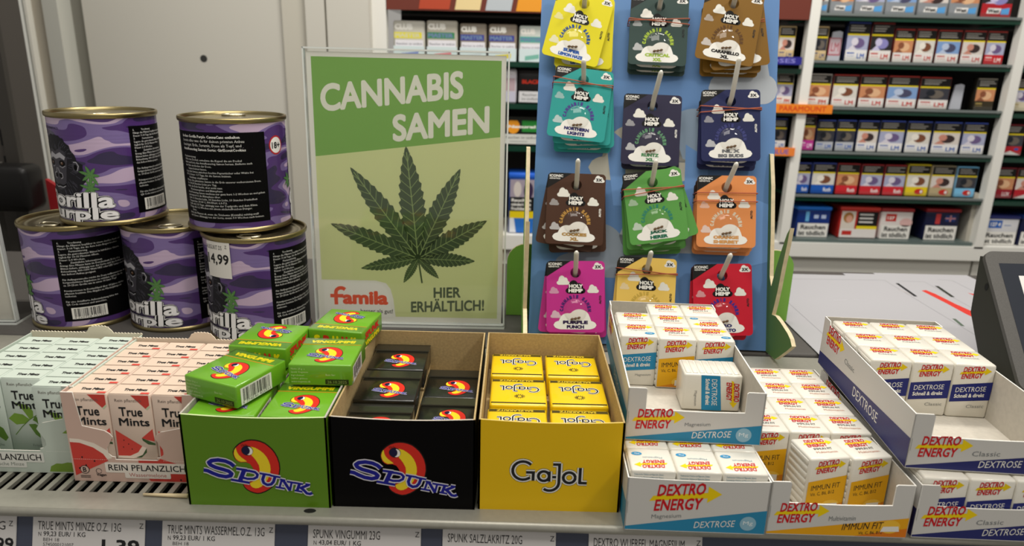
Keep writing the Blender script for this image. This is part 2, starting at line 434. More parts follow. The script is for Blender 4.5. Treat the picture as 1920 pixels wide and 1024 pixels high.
def leaf(mb, F, x, y, parts, m, mv, l=1, teeth=9):
    """serrated fan leaf: parts = (tip x, tip y, half width)"""
    for tx, ty, wd in parts:
        a = Vec((x, y)); b = Vec((tx, ty)); d = b-a; n = Vec((-d.y, d.x)).normalized(); left = []; right = []
        N = teeth
        for i in range(N+1):
            t = i/N; wv = wd*max(0, sin(pi*min(1, t**.9)))**.8
            for t2, k in ((t, .82), (min(1, t+.055), 1.0)):
                wv = wd*max(0, sin(pi*min(1, t2**.9)))**.8
                left.append(a+d*t2+n*wv*k*(1 if i < N else 0)); right.append(a+d*t2-n*wv*k*(1 if i < N else 0))
        mb.poly(F, [tuple(p) for p in left+right[::-1]], m, l)
        if mv:
            mb.strokes(F, [[tuple(a+d*.04), tuple(a+d*.95)]], wd*.07, mv, l+1)
            for i in range(2 if N > 6 else 1, N):
                t = i/N; wv = wd*max(0, sin(pi*t**.9))**.8*.8
                for sg in (1, -1): mb.strokes(F, [[tuple(a+d*(t-.06)), tuple(a+d*(t+.02)+n*wv*sg)]], wd*.04, mv, l+1)


# ------------------------------------------------------------------ acrylic sign with the cannabis poster
def acrylic_stand(label, name, X, Y, rz, lean, sheet):
    t = thing(name, label, 'sign', (X, Y, 0), rz)
    hw, hh = .1085, .304; k = math.tan(lean)
    EDGE = M('dfe3df', .15, coat=.6)
    for nm, dy in (('front_pane', -.0028), ('rear_pane', .0012)):
        m = MB(); F = Fr((0, dy, .003), (1, 0, 0), (0, k, 1)); m.prism(F, [(-hw, 0), (hw, 0), (hw, hh), (-hw, hh)], .0016, ACR, ACR); m.build(nm, t)
    m = MB(); F = Fr((0, -.0030, .003), (1, 0, 0), (0, k, 1))
    for a in ([(-hw, 0), (-hw+.0016, 0), (-hw+.0016, hh), (-hw, hh)], [(hw-.0016, 0), (hw, 0), (hw, hh), (hw-.0016, hh)], [(-hw, hh-.0018), (hw, hh-.0018), (hw, hh), (-hw, hh)], [(-hw, 0), (hw, 0), (hw, .0014), (-hw, .0014)]):
        m.prism(F, a, .0064, EDGE)
    m.build('pane_edges', t)
    m = MB(); m.box((-hw, -.004, 0), (hw, .075, .0025), ACR); m.box((-hw, -.0045, 0), (hw, -.004, .0025), EDGE); m.box((-hw-.0003, -.004, 0), (-hw, .075, .0025), EDGE); m.box((hw, -.004, 0), (hw+.0003, .075, .0025), EDGE); m.build('foot', t)
    F = Fr((-.105, -.0004, .0055), (1, 0, 0), (0, k, 1)); sheet(F).build('printed_sheet', t)
    return t


def poster(F0):
    m = MB(); m.prism(F0, [(0, 0), (.21, 0), (.21, .297), (0, .297)], .0003, M('f2f0e8', .6))
    F = Fr(F0.p(0, .297), F0.x*.001, F0.y*.001)           # millimetres, v negative downwards
    LG = M('dbe2a4', .6); DG = M('80b352', .6); LF = M('46573a', .6); VN = M('93a86a', .6); GT = M('f0f0e2', .6); OR = M('ee4d1e', .6)
    P = lambda *a: [(u, -v) for u, v in a]
    m.poly(F, P((5, 109), (205, 84), (205, 291), (88, 291), (86, 270), (83, 258), (78, 251), (66, 248), (5, 248)), LG, 1)
    m.poly(F, P((5, 5), (205, 5), (205, 84), (5, 109)), DG, 1)
    m.poly(F, P((7, 250), (66, 250.5), (74, 253), (79, 259), (82, 270), (84, 292), (7, 292)), M('f6f4ee', .6), 1)
    G = F.sub(13, -62, 0, .115); m.txt(G, 'CANNABIS', 0, 0, 152, 29, GT, 2, .035, 0, 5)
    G = F.sub(89, -92, 0, .115); m.txt(G, 'SAMEN', 0, 0, 104, 29, GT, 2, .035, 0, 5)
    leaf(m, F, 115, -221, [(103, -96, 15), (42, -120, 13), (162, -119, 13), (18, -183, 12), (192, -176, 12), (50, -234, 8), (179, -223, 9), (98, -250, 5), (138, -244, 5)], LF, VN, 2, 13)
    m.ell(F, 115, -221, 4.5, 4.5, LF, 2); m.strokes(F, [P((115, 221), (117, 236), (119, 250))], 1.8, LF, 2)
    m.txt(F, 'amila', 28, -277, 52, 16.5, OR, 2, .05, 0, 5)
    m.strokes(F, [[(20.5, -277.5), (20.5, -264)] + [(26.5+6*cos(radians(a)), -263+5.5*sin(radians(a))) for a in range(180, 20, -20)], [(14, -267), (29, -267)]], 4.2, OR, 2)
    m.txt(F, 'besser als gut!', 48, -288.5, 37, 6.4, M('4a4a48'), 2, .01)
    G = F.sub(132, -267.5, 0, .035); m.txt(G, 'HIER', 0, 0, 31, 12.5, LF, 2, .03, 0, 5)
    G = F.sub(106, -285.5, 0, .045); m.txt(G, 'ERHÄLTLICH!', 0, 0, 84, 16, LF, 2, .03, 0, 5)
    return m


acrylic_stand('clear acrylic sign holder with green cannabis leaf poster behind black carton', 'sign_holder', -.1162, .770, radians(.9), radians(1.4), poster)


def blank(F0):
    m = MB(); m.prism(F0, [(0, 0), (.21, 0), (.21, .297), (0, .297)], .0003, M('dcd8cf', .6))
    m.strokes(F0, [[(0, .075), (.21, .073)]], .0006, M('c9c5bb', .6), 1)
    return m


acrylic_stand('clear acrylic holder with plain white sheet at the left picture edge', 'sign_holder', -.6645, .742, radians(3), radians(-1.5), blank)

# ------------------------------------------------------------------ purple tins
R_, H_ = .053, .118


def can_proto():
    t = thing('tin_can', '', 'tin can')
    b = MB()
    prof = [(R_, .0045)]
    for i in range(1, 80):
        z = .0045+(H_-.0095)*i/80
        r = R_ + (.00012*sin((z-.025)*1800) if (.024 < z < .034 or .086 < z < .096) else 0)
        prof.append((r, z))
    prof.append((R_, H_-.005)); b.lathe(prof, CAMO, 72)
    # prints: x = arc length in mm, y unused (lift), z = height in mm
    F = Fr((0, 0, 0), (1, 0, 0), (0, 0, 1)); D = MB(); k = .925
    lift = 2.2
    BK = M('070708', .5); GW = M('c9c9cc', .4)
    sc = .16/.16
    def pl(pts, mm, l): D.poly(F, pts, mm, l*.0 + l)
    global L
    oldL = L; L = .06e-3  # lifts are metres along -y before bending
    # first text panel (grow notes), with bar code
    x0, x1 = 25*k, 112*k
    D.rect(F, x0, 11, x1, 104, BK, 2)
    # second text panel (instructions) round the back
    D.rect(F, x1, 11, (360-145)*k, 104, BK, 2)
    barcode(D, F, x0+8, 13.5, 35, 13, 3, '4 260728 032256')
    # gorilla head
    gx = -63*k
    hair = []
    rnd = random.Random(3)
    for i in range(60):
        a = 2*pi*i/60; rx = 33 if sin(a) < .2 else 28; rr = 1+rnd.uniform(-.02, .05)
        hair.append((gx+rx*cos(a)*rr*(1.0 if sin(a) > -.3 else 1.12), 62+33*sin(a)*rr))
    FUR = M('15141c', .6); FU2 = M('454450', .6); FACE = M('3b3942', .55); HI = M('a9a8b0', .5)
    D.poly(F, hair, FUR, 3)
    for i in range(110):
        a = rnd.uniform(0, 2*pi); r1 = rnd.uniform(.55, .9); p = (gx+30*cos(a)*r1, 62+31*sin(a)*r1); D.strokes(F, [[p, (p[0]+5*cos(a)+rnd.uniform(-1, 1), p[1]+5*sin(a)-1.5)]], .5, FU2, 4)
    D.poly(F, [(gx+a, 64+b_) for a, b_ in ((-17, 6), (-14, 15), (-6, 17), (0, 14), (6, 17), (14, 15), (17, 6), (14, -6), (12, -16), (8, -24), (0, -27), (-8, -24), (-12, -16), (-14, -6))], FACE, 5)
    D.poly(F, [(gx+a, 64+b_) for a, b_ in ((-15, 9), (-8, 13.5), (0, 10.5), (8, 13.5), (15, 9), (13, 5.5), (7, 8), (0, 6), (-7, 8), (-13, 5.5))], HI, 6)
    for sg in (-1, 1):
        D.ell(F, gx+sg*9, 66, 4.6, 3.2, BK, 6); D.ell(F, gx+sg*9, 66, 1.9, 1.6, M('5a3a22'), 7); D.ell(F, gx+sg*8.5, 66.5, .5, .5, GW, 8)
        D.strokes(F, [[(gx+sg*4.5, 63), (gx+sg*9, 61.3), (gx+sg*13.5, 63.5)]], .6, HI, 7)
        D.ell(F, gx+sg*4.2, 53, 3, 2.4, BK, 7)
        D.strokes(F, [[(gx+sg*1, 61), (gx+sg*3, 56), (gx+sg*7.2, 55), (gx+sg*7.4, 51), (gx+sg*4, 49.2)]], .9, HI, 7)
        D.ell(F, gx+sg*26, 63, 4, 6, FACE, 5); D.strokes(F, [[(gx+sg*27, 59), (gx+sg*29, 64), (gx+sg*27, 68), (gx+sg*24, 68)]], .8, HI, 6); D.ell(F, gx+sg*25.6, 62.5, 1.8, 3.2, BK, 6)
    D.strokes(F, [[(gx-11, 44), (gx-6, 42), (gx, 43), (gx+6, 42), (gx+11, 44)]], 1.3, BK, 7)
    D.strokes(F, [[(gx-10, 42.3), (gx-5, 40.2), (gx, 41), (gx+5, 40.2), (gx+10, 42.3)]], .8, HI, 7)
    LFG = M('4d7c3f', .5); LFV = M('86ad74', .5)
    for sx, zz, s_ in ((-20*k, 55, 1.), (-21.5*k, 41, .95), (-108*k, 50, .9)):
        leaf(D, F, sx, zz, [(sx+a*s_*1.25, zz+b_*s_*1.2, 1.8*s_) for a, b_ in ((-9, 3), (-3, 8), (4, 6), (7, -1), (5, -9), (-1, -10), (-7, -5))], LFG, LFV, 9, 5)
    # title, white with black outline
    for tx, yy, hh, c0, c1 in (('Gorilla', 20, 16.5, -105, 0), ('Purple', 3.5, 16.5, -101, 2)):
        a, b_ = c0*k, c1*k
        for bold, mm, l in ((.14, BK, 10), (.11, M('e8e6e8', .4), 11), (.075, BK, 12), (.03, M('f2f0f2', .4), 13)):
            D.txt(F, tx, a-bold*10, yy-bold*8, b_-a+bold*20, hh+bold*16, mm, l, bold, .08, 3)
    D.txt(F, 'BY ICONIC GENETICS', -97*k, 101, 42, 2.2, M('1d1236'), 3, .01)
    # age badge
    bx = (49-178)*k
    D.ell(F, bx, 89, 10, 10, M('b3262c', .4), 3, 32); D.ell(F, bx, 89, 8.3, 8.3, M('eceae6', .4), 4, 32); D.txt(F, '18+', bx-6.3, 85.3, 12.6, 7, INK, 5, .03)
    flat = D.bend(R_)
    # small lettering
    T = MB(); TW = M('c9c8c5', .5)
    rows = ['6.          Trocknung', 'Hänge die Pflanzen kopfüber in einem dunklen Raum auf.', 'Dauer: 7-14 Tage, bis die Äste beim Biegen brechen.', '7.          Fermentierung', 'Lagere die getrockneten Blüten in luftdichten Gläsern,', 'täglich für 10-15 Minuten öffnen.', 'Dauer: 2-4 Wochen.', '8.          Zusätzliche Informationen', 'Ertrag: Eine Pflanze kann im Durchschnitt 20 bis 60 g', 'Blüten liefern, abhängig von der Sorte und den Bedingungen.', 'Beleuchtung: 400-1200 Watt HPS oder LED Lampe sind für', 'den Indoor-Anbau geeignet.', '', 'Für Anfängerzwecke reicht die Dose vollkommen aus, für', 'fortgeschrittene Ergebnisse zu erzielen, topfen Sie die', 'ca. 20-25cm Größe um in einen 10 Liter Topf', '', 'Privatpersonen in Deutschland über 18 Jahren dürfen', 'pflanzen besitzen. Die Abgabe an Minderjährige ist', 'verboten.', '', 'Für eine detaillierte Anbauanleitung bitte den', 'QR Code scannen und anmelden.']
    y = 99
    for r in rows:
        if r: T.txtb(F, r, x0+4, y, 2.0, TW, 4, .012, 1.02)
        y -= 3.15
    
    rows = [('In dem Gorilla Purple CannaCans enthalten', 1), ('bereits alles was du für deinen privaten Anbau', 1), ('benötigst: Erde, Seramis, Dose als Topf, und', 1), ('Autoflowering Samen Sorte: GirlScoutCookies', 1), ('', 0), ('Keimanweisung', 0), ('Öffne den Deckel, entnehme die Kapsel die am Deckel', 0), ('klebt und hole den Autoflowering Samen heraus. Entferne auch', 0), ('das Vlies am Boden der Dose.', 0), ('      Samen keimen lassen.', 0), ('Lege den Samen zwischen feuchte Papiertücher oder Watte bei', 0), ('20 C. Dauer: 1-7 Tage, bis die Samen keimen.', 0), ('      Keimlinge einpflanzen', 0), ('Pflanze die gekeimten Samen in die Erde unserer vorbereiteten Dose.', 0), ('Ca. 18-24 Stunden Licht pro Tag.', 0), ('Halte die Erde feucht, aber nicht nass.', 0), ('      Wachstumsphase und Blütephase', 0), ('Autoflowering Samen wachsen nur ganz kurz 1-2 Wochen an und gehen', 0), ('automatisch in die Blütephase über.', 0), ('Licht: 12 Stunden Licht, 14 Stunden Licht, 10 Stunden Dunkelheit', 0), ('Temperatur: 20-30 C, PH-Wert: 6.0-7.0.', 0), ('Gieße alle 2-3 Tage, abhängig von der Topfgröße und dem Klima.', 0), ('Dünge alle 1-2 Wochen mit einem stickstoffreichen Dünger.', 0), ('      Ernte', 0), ('Ernte die Pflanzen ab, wenn die Trichome (Kristalle) milchig-weiß', 0), ('sind. Dauer: Abhängig von der Sorte, meist 7-9 Wochen nach keimen.', 0)]
    y = 98; xl = x1+3
    for i, (r, big) in enumerate(rows):
        hh = 2.7 if big else 2.0
        if r: T.txtb(F, r, xl, y, hh, M('e6e5e2') if i in (0, 3) else TW, 4, .03 if i in (0, 3) else .012, .98 if big else 1.05)
        y -= 4.3 if big else 3.1
    for i, v in enumerate(T.v):
        a = v[0]/(R_*1000); r = R_ - v[1]; T.v[i] = (r*sin(a), -r*cos(a), v[2]/1000)
    L = oldL
    b.merge(flat); b.merge(T); b.build('printed_sleeve', t)
    m = MB(); m.lathe([(.0525, .0), (.0545, .0006), (.0549, .0022), (.0545, .0042), (.0531, .0052)], GOLD); m.lathe([(.0001, .002), (.0525, .002), (.0525, .0)], GOLD); m.build('bottom_rim', t)
    m = MB(); m.lathe([(.0531, H_-.0056), (.0545, H_-.0046), (.0549, H_-.0022), (.0545, H_-.0004), (.0535, H_), (.0524, H_-.0006), (.0518, H_-.0040)], GOLD)
    m.build('top_rim', t)
    LID = M('9b9178', .33, 1.)
    m = MB(); m.lathe([(.0518, H_-.0040), (.0495, H_-.0044), (.049, H_-.0036), (.0455, H_-.0036), (.044, H_-.0046), (.042, H_-.0038), (.033, H_-.0038), (.031, H_-.0046), (.029, H_-.0038), (.0001, H_-.0038)], LID)
    lid = m.build('lid', t)
    m = MB(); m.tube([(.012*cos(a), -.030+.0075*sin(a), H_-.0026) for a in [2*pi*i/24 for i in range(24)]], .0011, M('c9c2ab', .25, 1.), 8, True); m.rbox((-.005, -.0425, H_-.0036), (.005, -.034, H_-.0018), .0006, M('c9c2ab', .25, 1.)); m.build('pull_tab', lid)
    return t


can = can_proto()
G5 = 'purple tins stacked as a pyramid'
spots = [((-.497, .7815, 0), -50, 'purple camouflage tin at left of bottom row, text panel and bar code facing'),
         ((-.3865, .785, 0), -5, 'purple camouflage tin in middle of bottom row, gorilla at its left side'),
         ((-.2815, .752, 0), -12, 'purple camouflage tin with white price label stuck on it, right of bottom row'),
         ((-.452, .789, H_), 0, 'purple camouflage tin on top at left, gorilla head and bar code showing'),
         ((-.3025, .772, H_), 178, 'purple camouflage tin on top at right, instruction text and 18+ badge facing')]
for i, (loc, rz, lab) in enumerate(spots):
    o = can if i == 0 else dup(can)
    rz += math.degrees(atan2(-loc[0], loc[1])); o.location = loc; o.rotation_euler = (0, 0, radians(rz)); tag(o, lab, 'tin can', G5)
    if i == 2:
        D = MB(); F = Fr((0, 0, 0), (1, 0, 0), (0, 0, 1)); old = L; L = .0001
        D.rect(F, -46, 75, -15, 116, M('dedbd6', .5), 12)
        D.txt(F, 'GORILLA AUSGUKIT DS', -62, 105, 38, 4.5, INK, 13); D.txt(F, 'Z', -20.5, 107, 2.2, 3.2, INK, 13)
        D.txt(F, '14,99', -45, 88, 28, 12.5, INK, 13, .02); L = old
        D.v = [v for v in D.v]; D.bend(R_)
        s_ = D.build('price_label', o); s_.rotation_euler = (0, 0, -radians(-12)+radians(-12)); s_.matrix_parent_inverse.identity(); s_['label'] = 'white price label reading 14,99'

# ------------------------------------------------------------------ cannabis seed cards on their leaning display board
DBL = Vec((.0196, .7299, 0)); YAW = radians(-2.9); TH = radians(18)
de = Vec((cos(YAW), sin(YAW), 0)); dn = Vec((-de.y, de.x, 0)); du = dn*sin(TH) + Vec((0, 0, 1))*cos(TH); do = de.cross(du)
DM = Matrix(((de.x, du.x, do.x, DBL.x), (de.y, du.y, do.y, DBL.y), (de.z, du.z, do.z, DBL.z), (0, 0, 0, 1)))   # board local: x right, y up the board, z out
BLUE = M('5f86b8', .55); PLY = M('d8c9a6', .7, noise=.1, scale=150); LGREEN = M('8cc254', .55); DGREEN = M('587c44', .55)
st = thing('display_stand', 'blue leaning display board with green plywood feet holding seed card hooks', 'display stand')
st.matrix_world = DM
BF = Fr((0, 0, 0), (1, 0, 0), (0, 1, 0))
m = MB(); m.prism(BF, [(0, .002), (.2615, .002), (.2615, .47), (0, .47)], .004, BLUE, PLY)
CG = M('a5acb4', .55); CB = M('8fa3b8', .55); LB = M('6f99d0', .55)
for x, y, wd, h, c in ((.148, .105, .105, .075, CG), (.225, .272, .075, .075, M('b0b6bc', .55)), (.118, .183, .118, .062, M('bdb9aa', .55)), (.185, .205, .12, .06, CB), (.085, .075, .12, .06, M('8d99a6', .55)), (.128, .025, .085, .06, M('9aa2a9', .55)), (.06, .40, .12, .055, CG)):
    m.cloud(BF, x, y, wd, h, c, 1)
for q in ([(.088, .155), (.1, .155), (.1, .225), (.075, .245)], [(.165, .16), (.19, .14), (.19, .21), (.165, .225)], [(.225, .09), (.2615, .1), (.2615, .16), (.235, .17)]): m.poly(BF, q, LB, 2)
m.build('back_board', st)
iDM = DM.inverted()
wp = lambda x, y, z: iDM @ Vec((x, y, z))
# side fins: leaf outlines in the upright plane running front to back
fin = [(.84, .0006), (.7252, .0006), (.690, .004), (.6785, .0128), (.662, .026), (.6528, .0343), (.659, .0395), (.668, .0425), (.6781, .0442), (.690, .0462), (.7039, .0474), (.7144, .0453), (.711, .058), (.7075, .075), (.7041, .1017), (.700, .125), (.6977, .1438), (.704, .136), (.712, .118), (.7205, .095), (.727, .073), (.735, .082), (.748, .125), (.765, .175), (.781, .207), (.795, .207), (.86, .0006)]
for nm, X0, mt in (('side_fin', .2825, DGREEN), ('side_fin', .0125, LGREEN)):
    m = MB(); F = Fr((X0, 0, 0), (0, -1, 0), (0, 0, 1))
    m.prism(F, [(-a, b) for a, b in fin], .0042 if X0 < .1 else -.0042, mt, PLY)
    m.v = [tuple(wp(*v)) for v in m.v]; m.build(nm, st)
m = MB(); F = Fr((0, .815, 0), (1, 0, 0), (0, 0, 1))
def rr(x0, y0, x1, y1, r, bot=True, n=6):
    p = []
    for cx, cy, a0 in ((x1-r, y1-r, 0), (x0+r, y1-r, 90), (x0+r, y0+r, 180), (x1-r, y0+r, 270)):
        if cy == y0+r and not bot: p.append((x0 if a0 == 180 else x1, y0)); continue
        p += [(cx+r*cos(radians(a0+90*i/n)), cy+r*sin(radians(a0+90*i/n))) for i in range(n+1)]
    return p
m.prism(F, rr(-.0062, .0006, .336, .090, .022, False), .004, LGREEN, PLY); m.v = [tuple(wp(*v)) for v in m.v]; m.build('rear_foot', st)

# hooks: (hole u, hole v, tip u, tip v)
hooks = {'lemon': (.047, .3715, .0455, .3694), 'forest': (.1286, .371, .1238, .374), 'caramel': (.2068, .3738, .1995, .376), 'teal': (.0491, .2865, .0474, .2994), 'night': (.1251, .2628, .1276, .2898), 'navy': (.2071, .2688, .2069, .3051),
         'brown': (.046, .1733, .0455, .1953), 'green': (.1264, .1783, .1257, .197), 'orange': (.2063, .1764, .2078, .1969), 'magenta': (.0485, .0788, .0476, .0997), 'yellow': (.1253, .0853, .1242, .1026), 'red': (.205, .0818, .205, .1031)}
W0 = dict(lemon=.019, forest=.018, caramel=.0225, teal=.0235, night=.015, navy=.0205, brown=.0205, green=.0255, orange=.0195, magenta=.0185, yellow=.0175, red=.0165)   # how far out the front card hangs
for k, (hu, hv, tu, tv) in hooks.items():
    hv += .0125-.0135*min(1, W0[k]/.0245)+.0012
    m = MB(); dv = .0015
    m.tube([(hu, hv-.0125, 0), (hu, hv-.0065, .0105), (hu, hv+dv, .0245), (hu*.6+tu*.4, hv*.62+tv*.38, .034), (tu, tv-.0015, .049), (tu, tv, .0515)], [.0026, .0026, .0026, .0026, .0026, .0014], HOOK, 12)
    m.ell(Fr((0, 0, 0), (1, 0, 0), (0, 1, 0)), hu, hv-.0125, .005, .005, HOOK, 3); m.build('hook', st)

CW, CH = .0625, .077
HOLE = (0, 0)


def card_proto(key, base, arcc, name1, name2, namec):
    """origin at the punched hole; card plane x right, y up, z out"""
    t = thing('seed_card', '', 'seed card')
    m = MB(); F = Fr((0, 0, 0), (1, 0, 0), (0, 1, 0)); B = M(base, .5)
    x0, x1, y1 = -CW/2, CW/2, .0125; y0 = y1-CH; r = .0042; hr = .0056
    def corner(cx, cy, a0): return [(cx+r*cos(radians(a0+22.5*i)), cy+r*sin(radians(a0+22.5*i))) for i in range(5)]
    right = [(0, y0)] + corner(x1-r, y0+r, 270) + corner(x1-r, y1-r, 0) + [(0, y1)] + [(hr*sin(radians(a)), hr*cos(radians(a))) for a in range(0, 181, 15)]
    left = [(-a, b) for a, b in right][::-1]
    for pts in (right, left): m.prism(F, pts, .0005, B)
    # black corner
    m.poly(F, [(x0, y1-.017), (x0, y1-r)] + corner(x0+r, y1-r, 90)[::-1] + [(x0+.026, y1)], M('141312', .5), 1)
    u = lambda a: x0 + a*.001*CW/.065; v = lambda b: y1 - b*.001*CH/.085
    sx = .001*CW/.065; sy = .001*CH/.085
    m.txt(F, 'ICONIC', u(2), v(5.2), 15*sx, 3.2*sy, TEXTW, 2, .035); m.txt(F, 'GENETICS', u(2), v(7.6), 12*sx, 1.6*sy, TEXTW, 2, .03)
    m.cloud(F, u(57.5), v(10), 12.5*sx, 8.3*sy, TEXTW, 1); m.txt(F, '3X', u(54), v(8.8), 7*sx, 3.8*sy, INK, 2, .04)
    b = lin(base); mix = lambda k: '%02x%02x%02x' % tuple(int(255*min(1, max(0, ((1.055*c**(1/2.4)-.055) if c > .0031 else c*12.92)))) for c in [q*(1-k)+.75*k for q in b])
    DIM = M(mix(.38), .5); DIM2 = M(mix(.6), .5)
    for cx, cy, wd, h, c in ((18.5, 28.5, 14.5, 11, M('e6e4da')), (8.5, 39, 11, 8, DIM), (52, 38, 13, 10, M('e6e4da')), (10.5, 68, 12, 9, DIM2)):
        m.cloud(F, u(cx), v(cy), wd*sx, h*sy, c, 1)
    m.cloud(F, u(32.5), v(39), 22.5*sx, 16*sy, M('0f0e0e', .5), 2); m.rect(F, u(24), v(38.6), u(41), v(30), M('0f0e0e', .5), 2)
    m.txt(F, 'HOLY', u(25), v(32.3), 15.5*sx, 4.6*sy, WHITE, 3, .06); m.txt(F, 'HEMP', u(24.6), v(37.6), 16*sx, 4.6*sy, WHITE, 3, .06)
    A = M(arcc, .5)
    m.arc(F, 'CANNABIS SAMEN', u(32.5), v(59), 13.4*sx, radians(186), radians(-6), 4.6*sy, A, 2, .11)
    G = F.sub(u(61.3), v(51), pi/2); m.txt(G, 'AUTO', 0, 0, 10*sy, 2.5*sx, INK if sum(lin(base)) > .12 else TEXTW, 2, .05)
    m.cloud(F, u(32), v(81.5), 48*sx, 24*sy, M('efede6', .5), 3, -1)
    N = M(namec, .5)
    w1 = (29 if len(name1) > 8 else 26 if len(name1) > 5 else 18)*sx
    if name2:
        w2 = (26 if len(name2) > 6 else 18 if len(name2) > 3 else 9)*sx
        m.txt(F, name1, u(32.5)-w1*.54, v(75.2), w1*1.08, 4.2*sy, N, 4, .08); m.txt(F, name2, u(32.5)-w2*.54, v(80.6), w2*1.08, 4.2*sy, N, 4, .08)
    else: m.txt(F, name1, u(32.5)-w1/2, v(78.5), w1, 4*sy, N, 4, .05)
    m.build('printed_card', t)
    m = MB(); R = .0116; c = (u(32.5), v(59))
    V = []; n = 28; k = 7
    for i in range(k+1):
        a = radians(90*i/k); rr_ = R*cos(a); V += [(c[0]+rr_*cos(2*pi*j/n), c[1]+rr_*sin(2*pi*j/n), .0008+.0038*sin(a)) for j in range(n)]
    V += [(c[0]+R*1.06*cos(2*pi*j/n), c[1]+R*1.06*sin(2*pi*j/n), .0007) for j in range(n)]
    Fs = [(i*n+j, i*n+(j+1) % n, (i+1)*n+(j+1) % n, (i+1)*n+j) for i in range(k) for j in range(n)] + [((k+1)*n+j, (k+1)*n+(j+1) % n, (j+1) % n, j) for j in range(n)]
    m.add(V, Fs, BLIS, True); bl = m.build('blister', t)
    m = MB()
    for q, (a, b_) in enumerate(((-.0036, -.0092), (0, -.0086), (.0036, -.0078))):
        V = []; n2 = 8
        bm = bmesh.new(); bmesh.ops.create_uvsphere(bm, u_segments=10, v_segments=6, radius=1)
        for vv in bm.verts: vv.co = Vec((c[0]+a+vv.co.x*.0019, c[1]+b_+vv.co.y*.0014+vv.co.x*.0004, .0024+vv.co.z*.0013))
        m.frombm(bm, M('6a5238', .5, noise=.3, scale=900), True)
    m.build('seeds', bl)
    return t


CARDS = [
    ('lemon', 'dcd014', '1d4a8c', 'SUPER', 'LEMON HAZE', '1d55a8', 'yellow card with blue lettering', [(-13, .019, 0, 0), (-1, .012, .006, -.006), (1, .006, .003, -.010)]),
    ('forest', '2f443f', 'a5bf3f', 'CRITICAL', 'XXL', '9dbb3c', 'dark grey-green card with lime lettering', [(-1, .018, 0, 0), (-1.5, .011, .002, -.010), (-1, .005, .002, -.013)]),
    ('caramel', '7f5a14', '5a3a12', 'CARAMELLO', 'XL', '1a1512', 'caramel brown card with black lettering', [(-8, .0225, -.001, .001), (8, .0165, .004, 0), (1, .0105, .003, -.017), (0, .005, .001, -.022)]),
    ('teal', '2b9a94', '4a3b8c', 'NORTHERN', 'LIGHTS', '2c2a66', 'turquoise card with purple lettering', [(-6, .0235, 0, 0), (-1, .017, .003, -.010), (3, .011, .006, -.014), (0, .005, .004, -.018)]),
    ('night', '2a2740', '5d8f6a', 'RUNTZ', 'XL', '4f8a5a', 'dark violet card with green lettering', [(-1, .015, 0, 0), (0, .008, .001, -.003)]),
    ('navy', '1e2450', '3c4078', 'NL X', 'BIG BUDS', '6d6f72', 'navy blue card with grey lettering', [(2, .0205, .0, 0), (-1, .014, .001, -.010), (0, .007, .001, -.017)]),
    ('brown', '4a2f20', 'b98d45', 'COOKIES', 'XL', 'b08a4a', 'chocolate brown card with tan lettering', [(-.5, .0205, 0, 0), (-9, .014, -.003, .001), (3, .007, .002, -.007)]),
    ('green', '5a9a48', '2f7f6a', 'JACK', 'HERER', '1f6a4f', 'bright green card with dark green lettering', [(9, .0255, 0, 0), (20, .020, .002, .001), (6, .0145, .003, -.007), (8, .009, .003, -.011), (4, .0032, .002, -.014)]),
    ('orange', 'dc8c50', 'd9c9b0', 'ORANGE', 'SHERBET', 'd39a5a', 'orange card with pale orange lettering', [(1, .0195, 0, 0), (0, .0125, -.001, -.010), (0, .006, -.0015, -.013)]),
    ('magenta', 'c2308c', '4a1f6c', 'PURPLE', 'PUNCH', '2c1a4a', 'magenta pink card with dark purple lettering', [(2, .0185, .0005, 0), (-5, .012, -.003, 0), (4, .006, .003, -.004)]),
    ('yellow', 'e9c460', 'c9a94a', 'SUNRISE', 'GOLD', 'c9a24a', 'golden yellow card partly behind white packs', [(-1, .0175, 0, 0), (-4, .011, -.002, -.001)]),
    ('red', 'c41a30', '3a2a86', 'ZTRO', 'MOSCATO', '2c2c6a', 'red card with blue lettering partly behind white packs', [(3, .0165, .001, 0), (-1, .010, -.001, 0)])]
BAND = M('a5563a', .5)
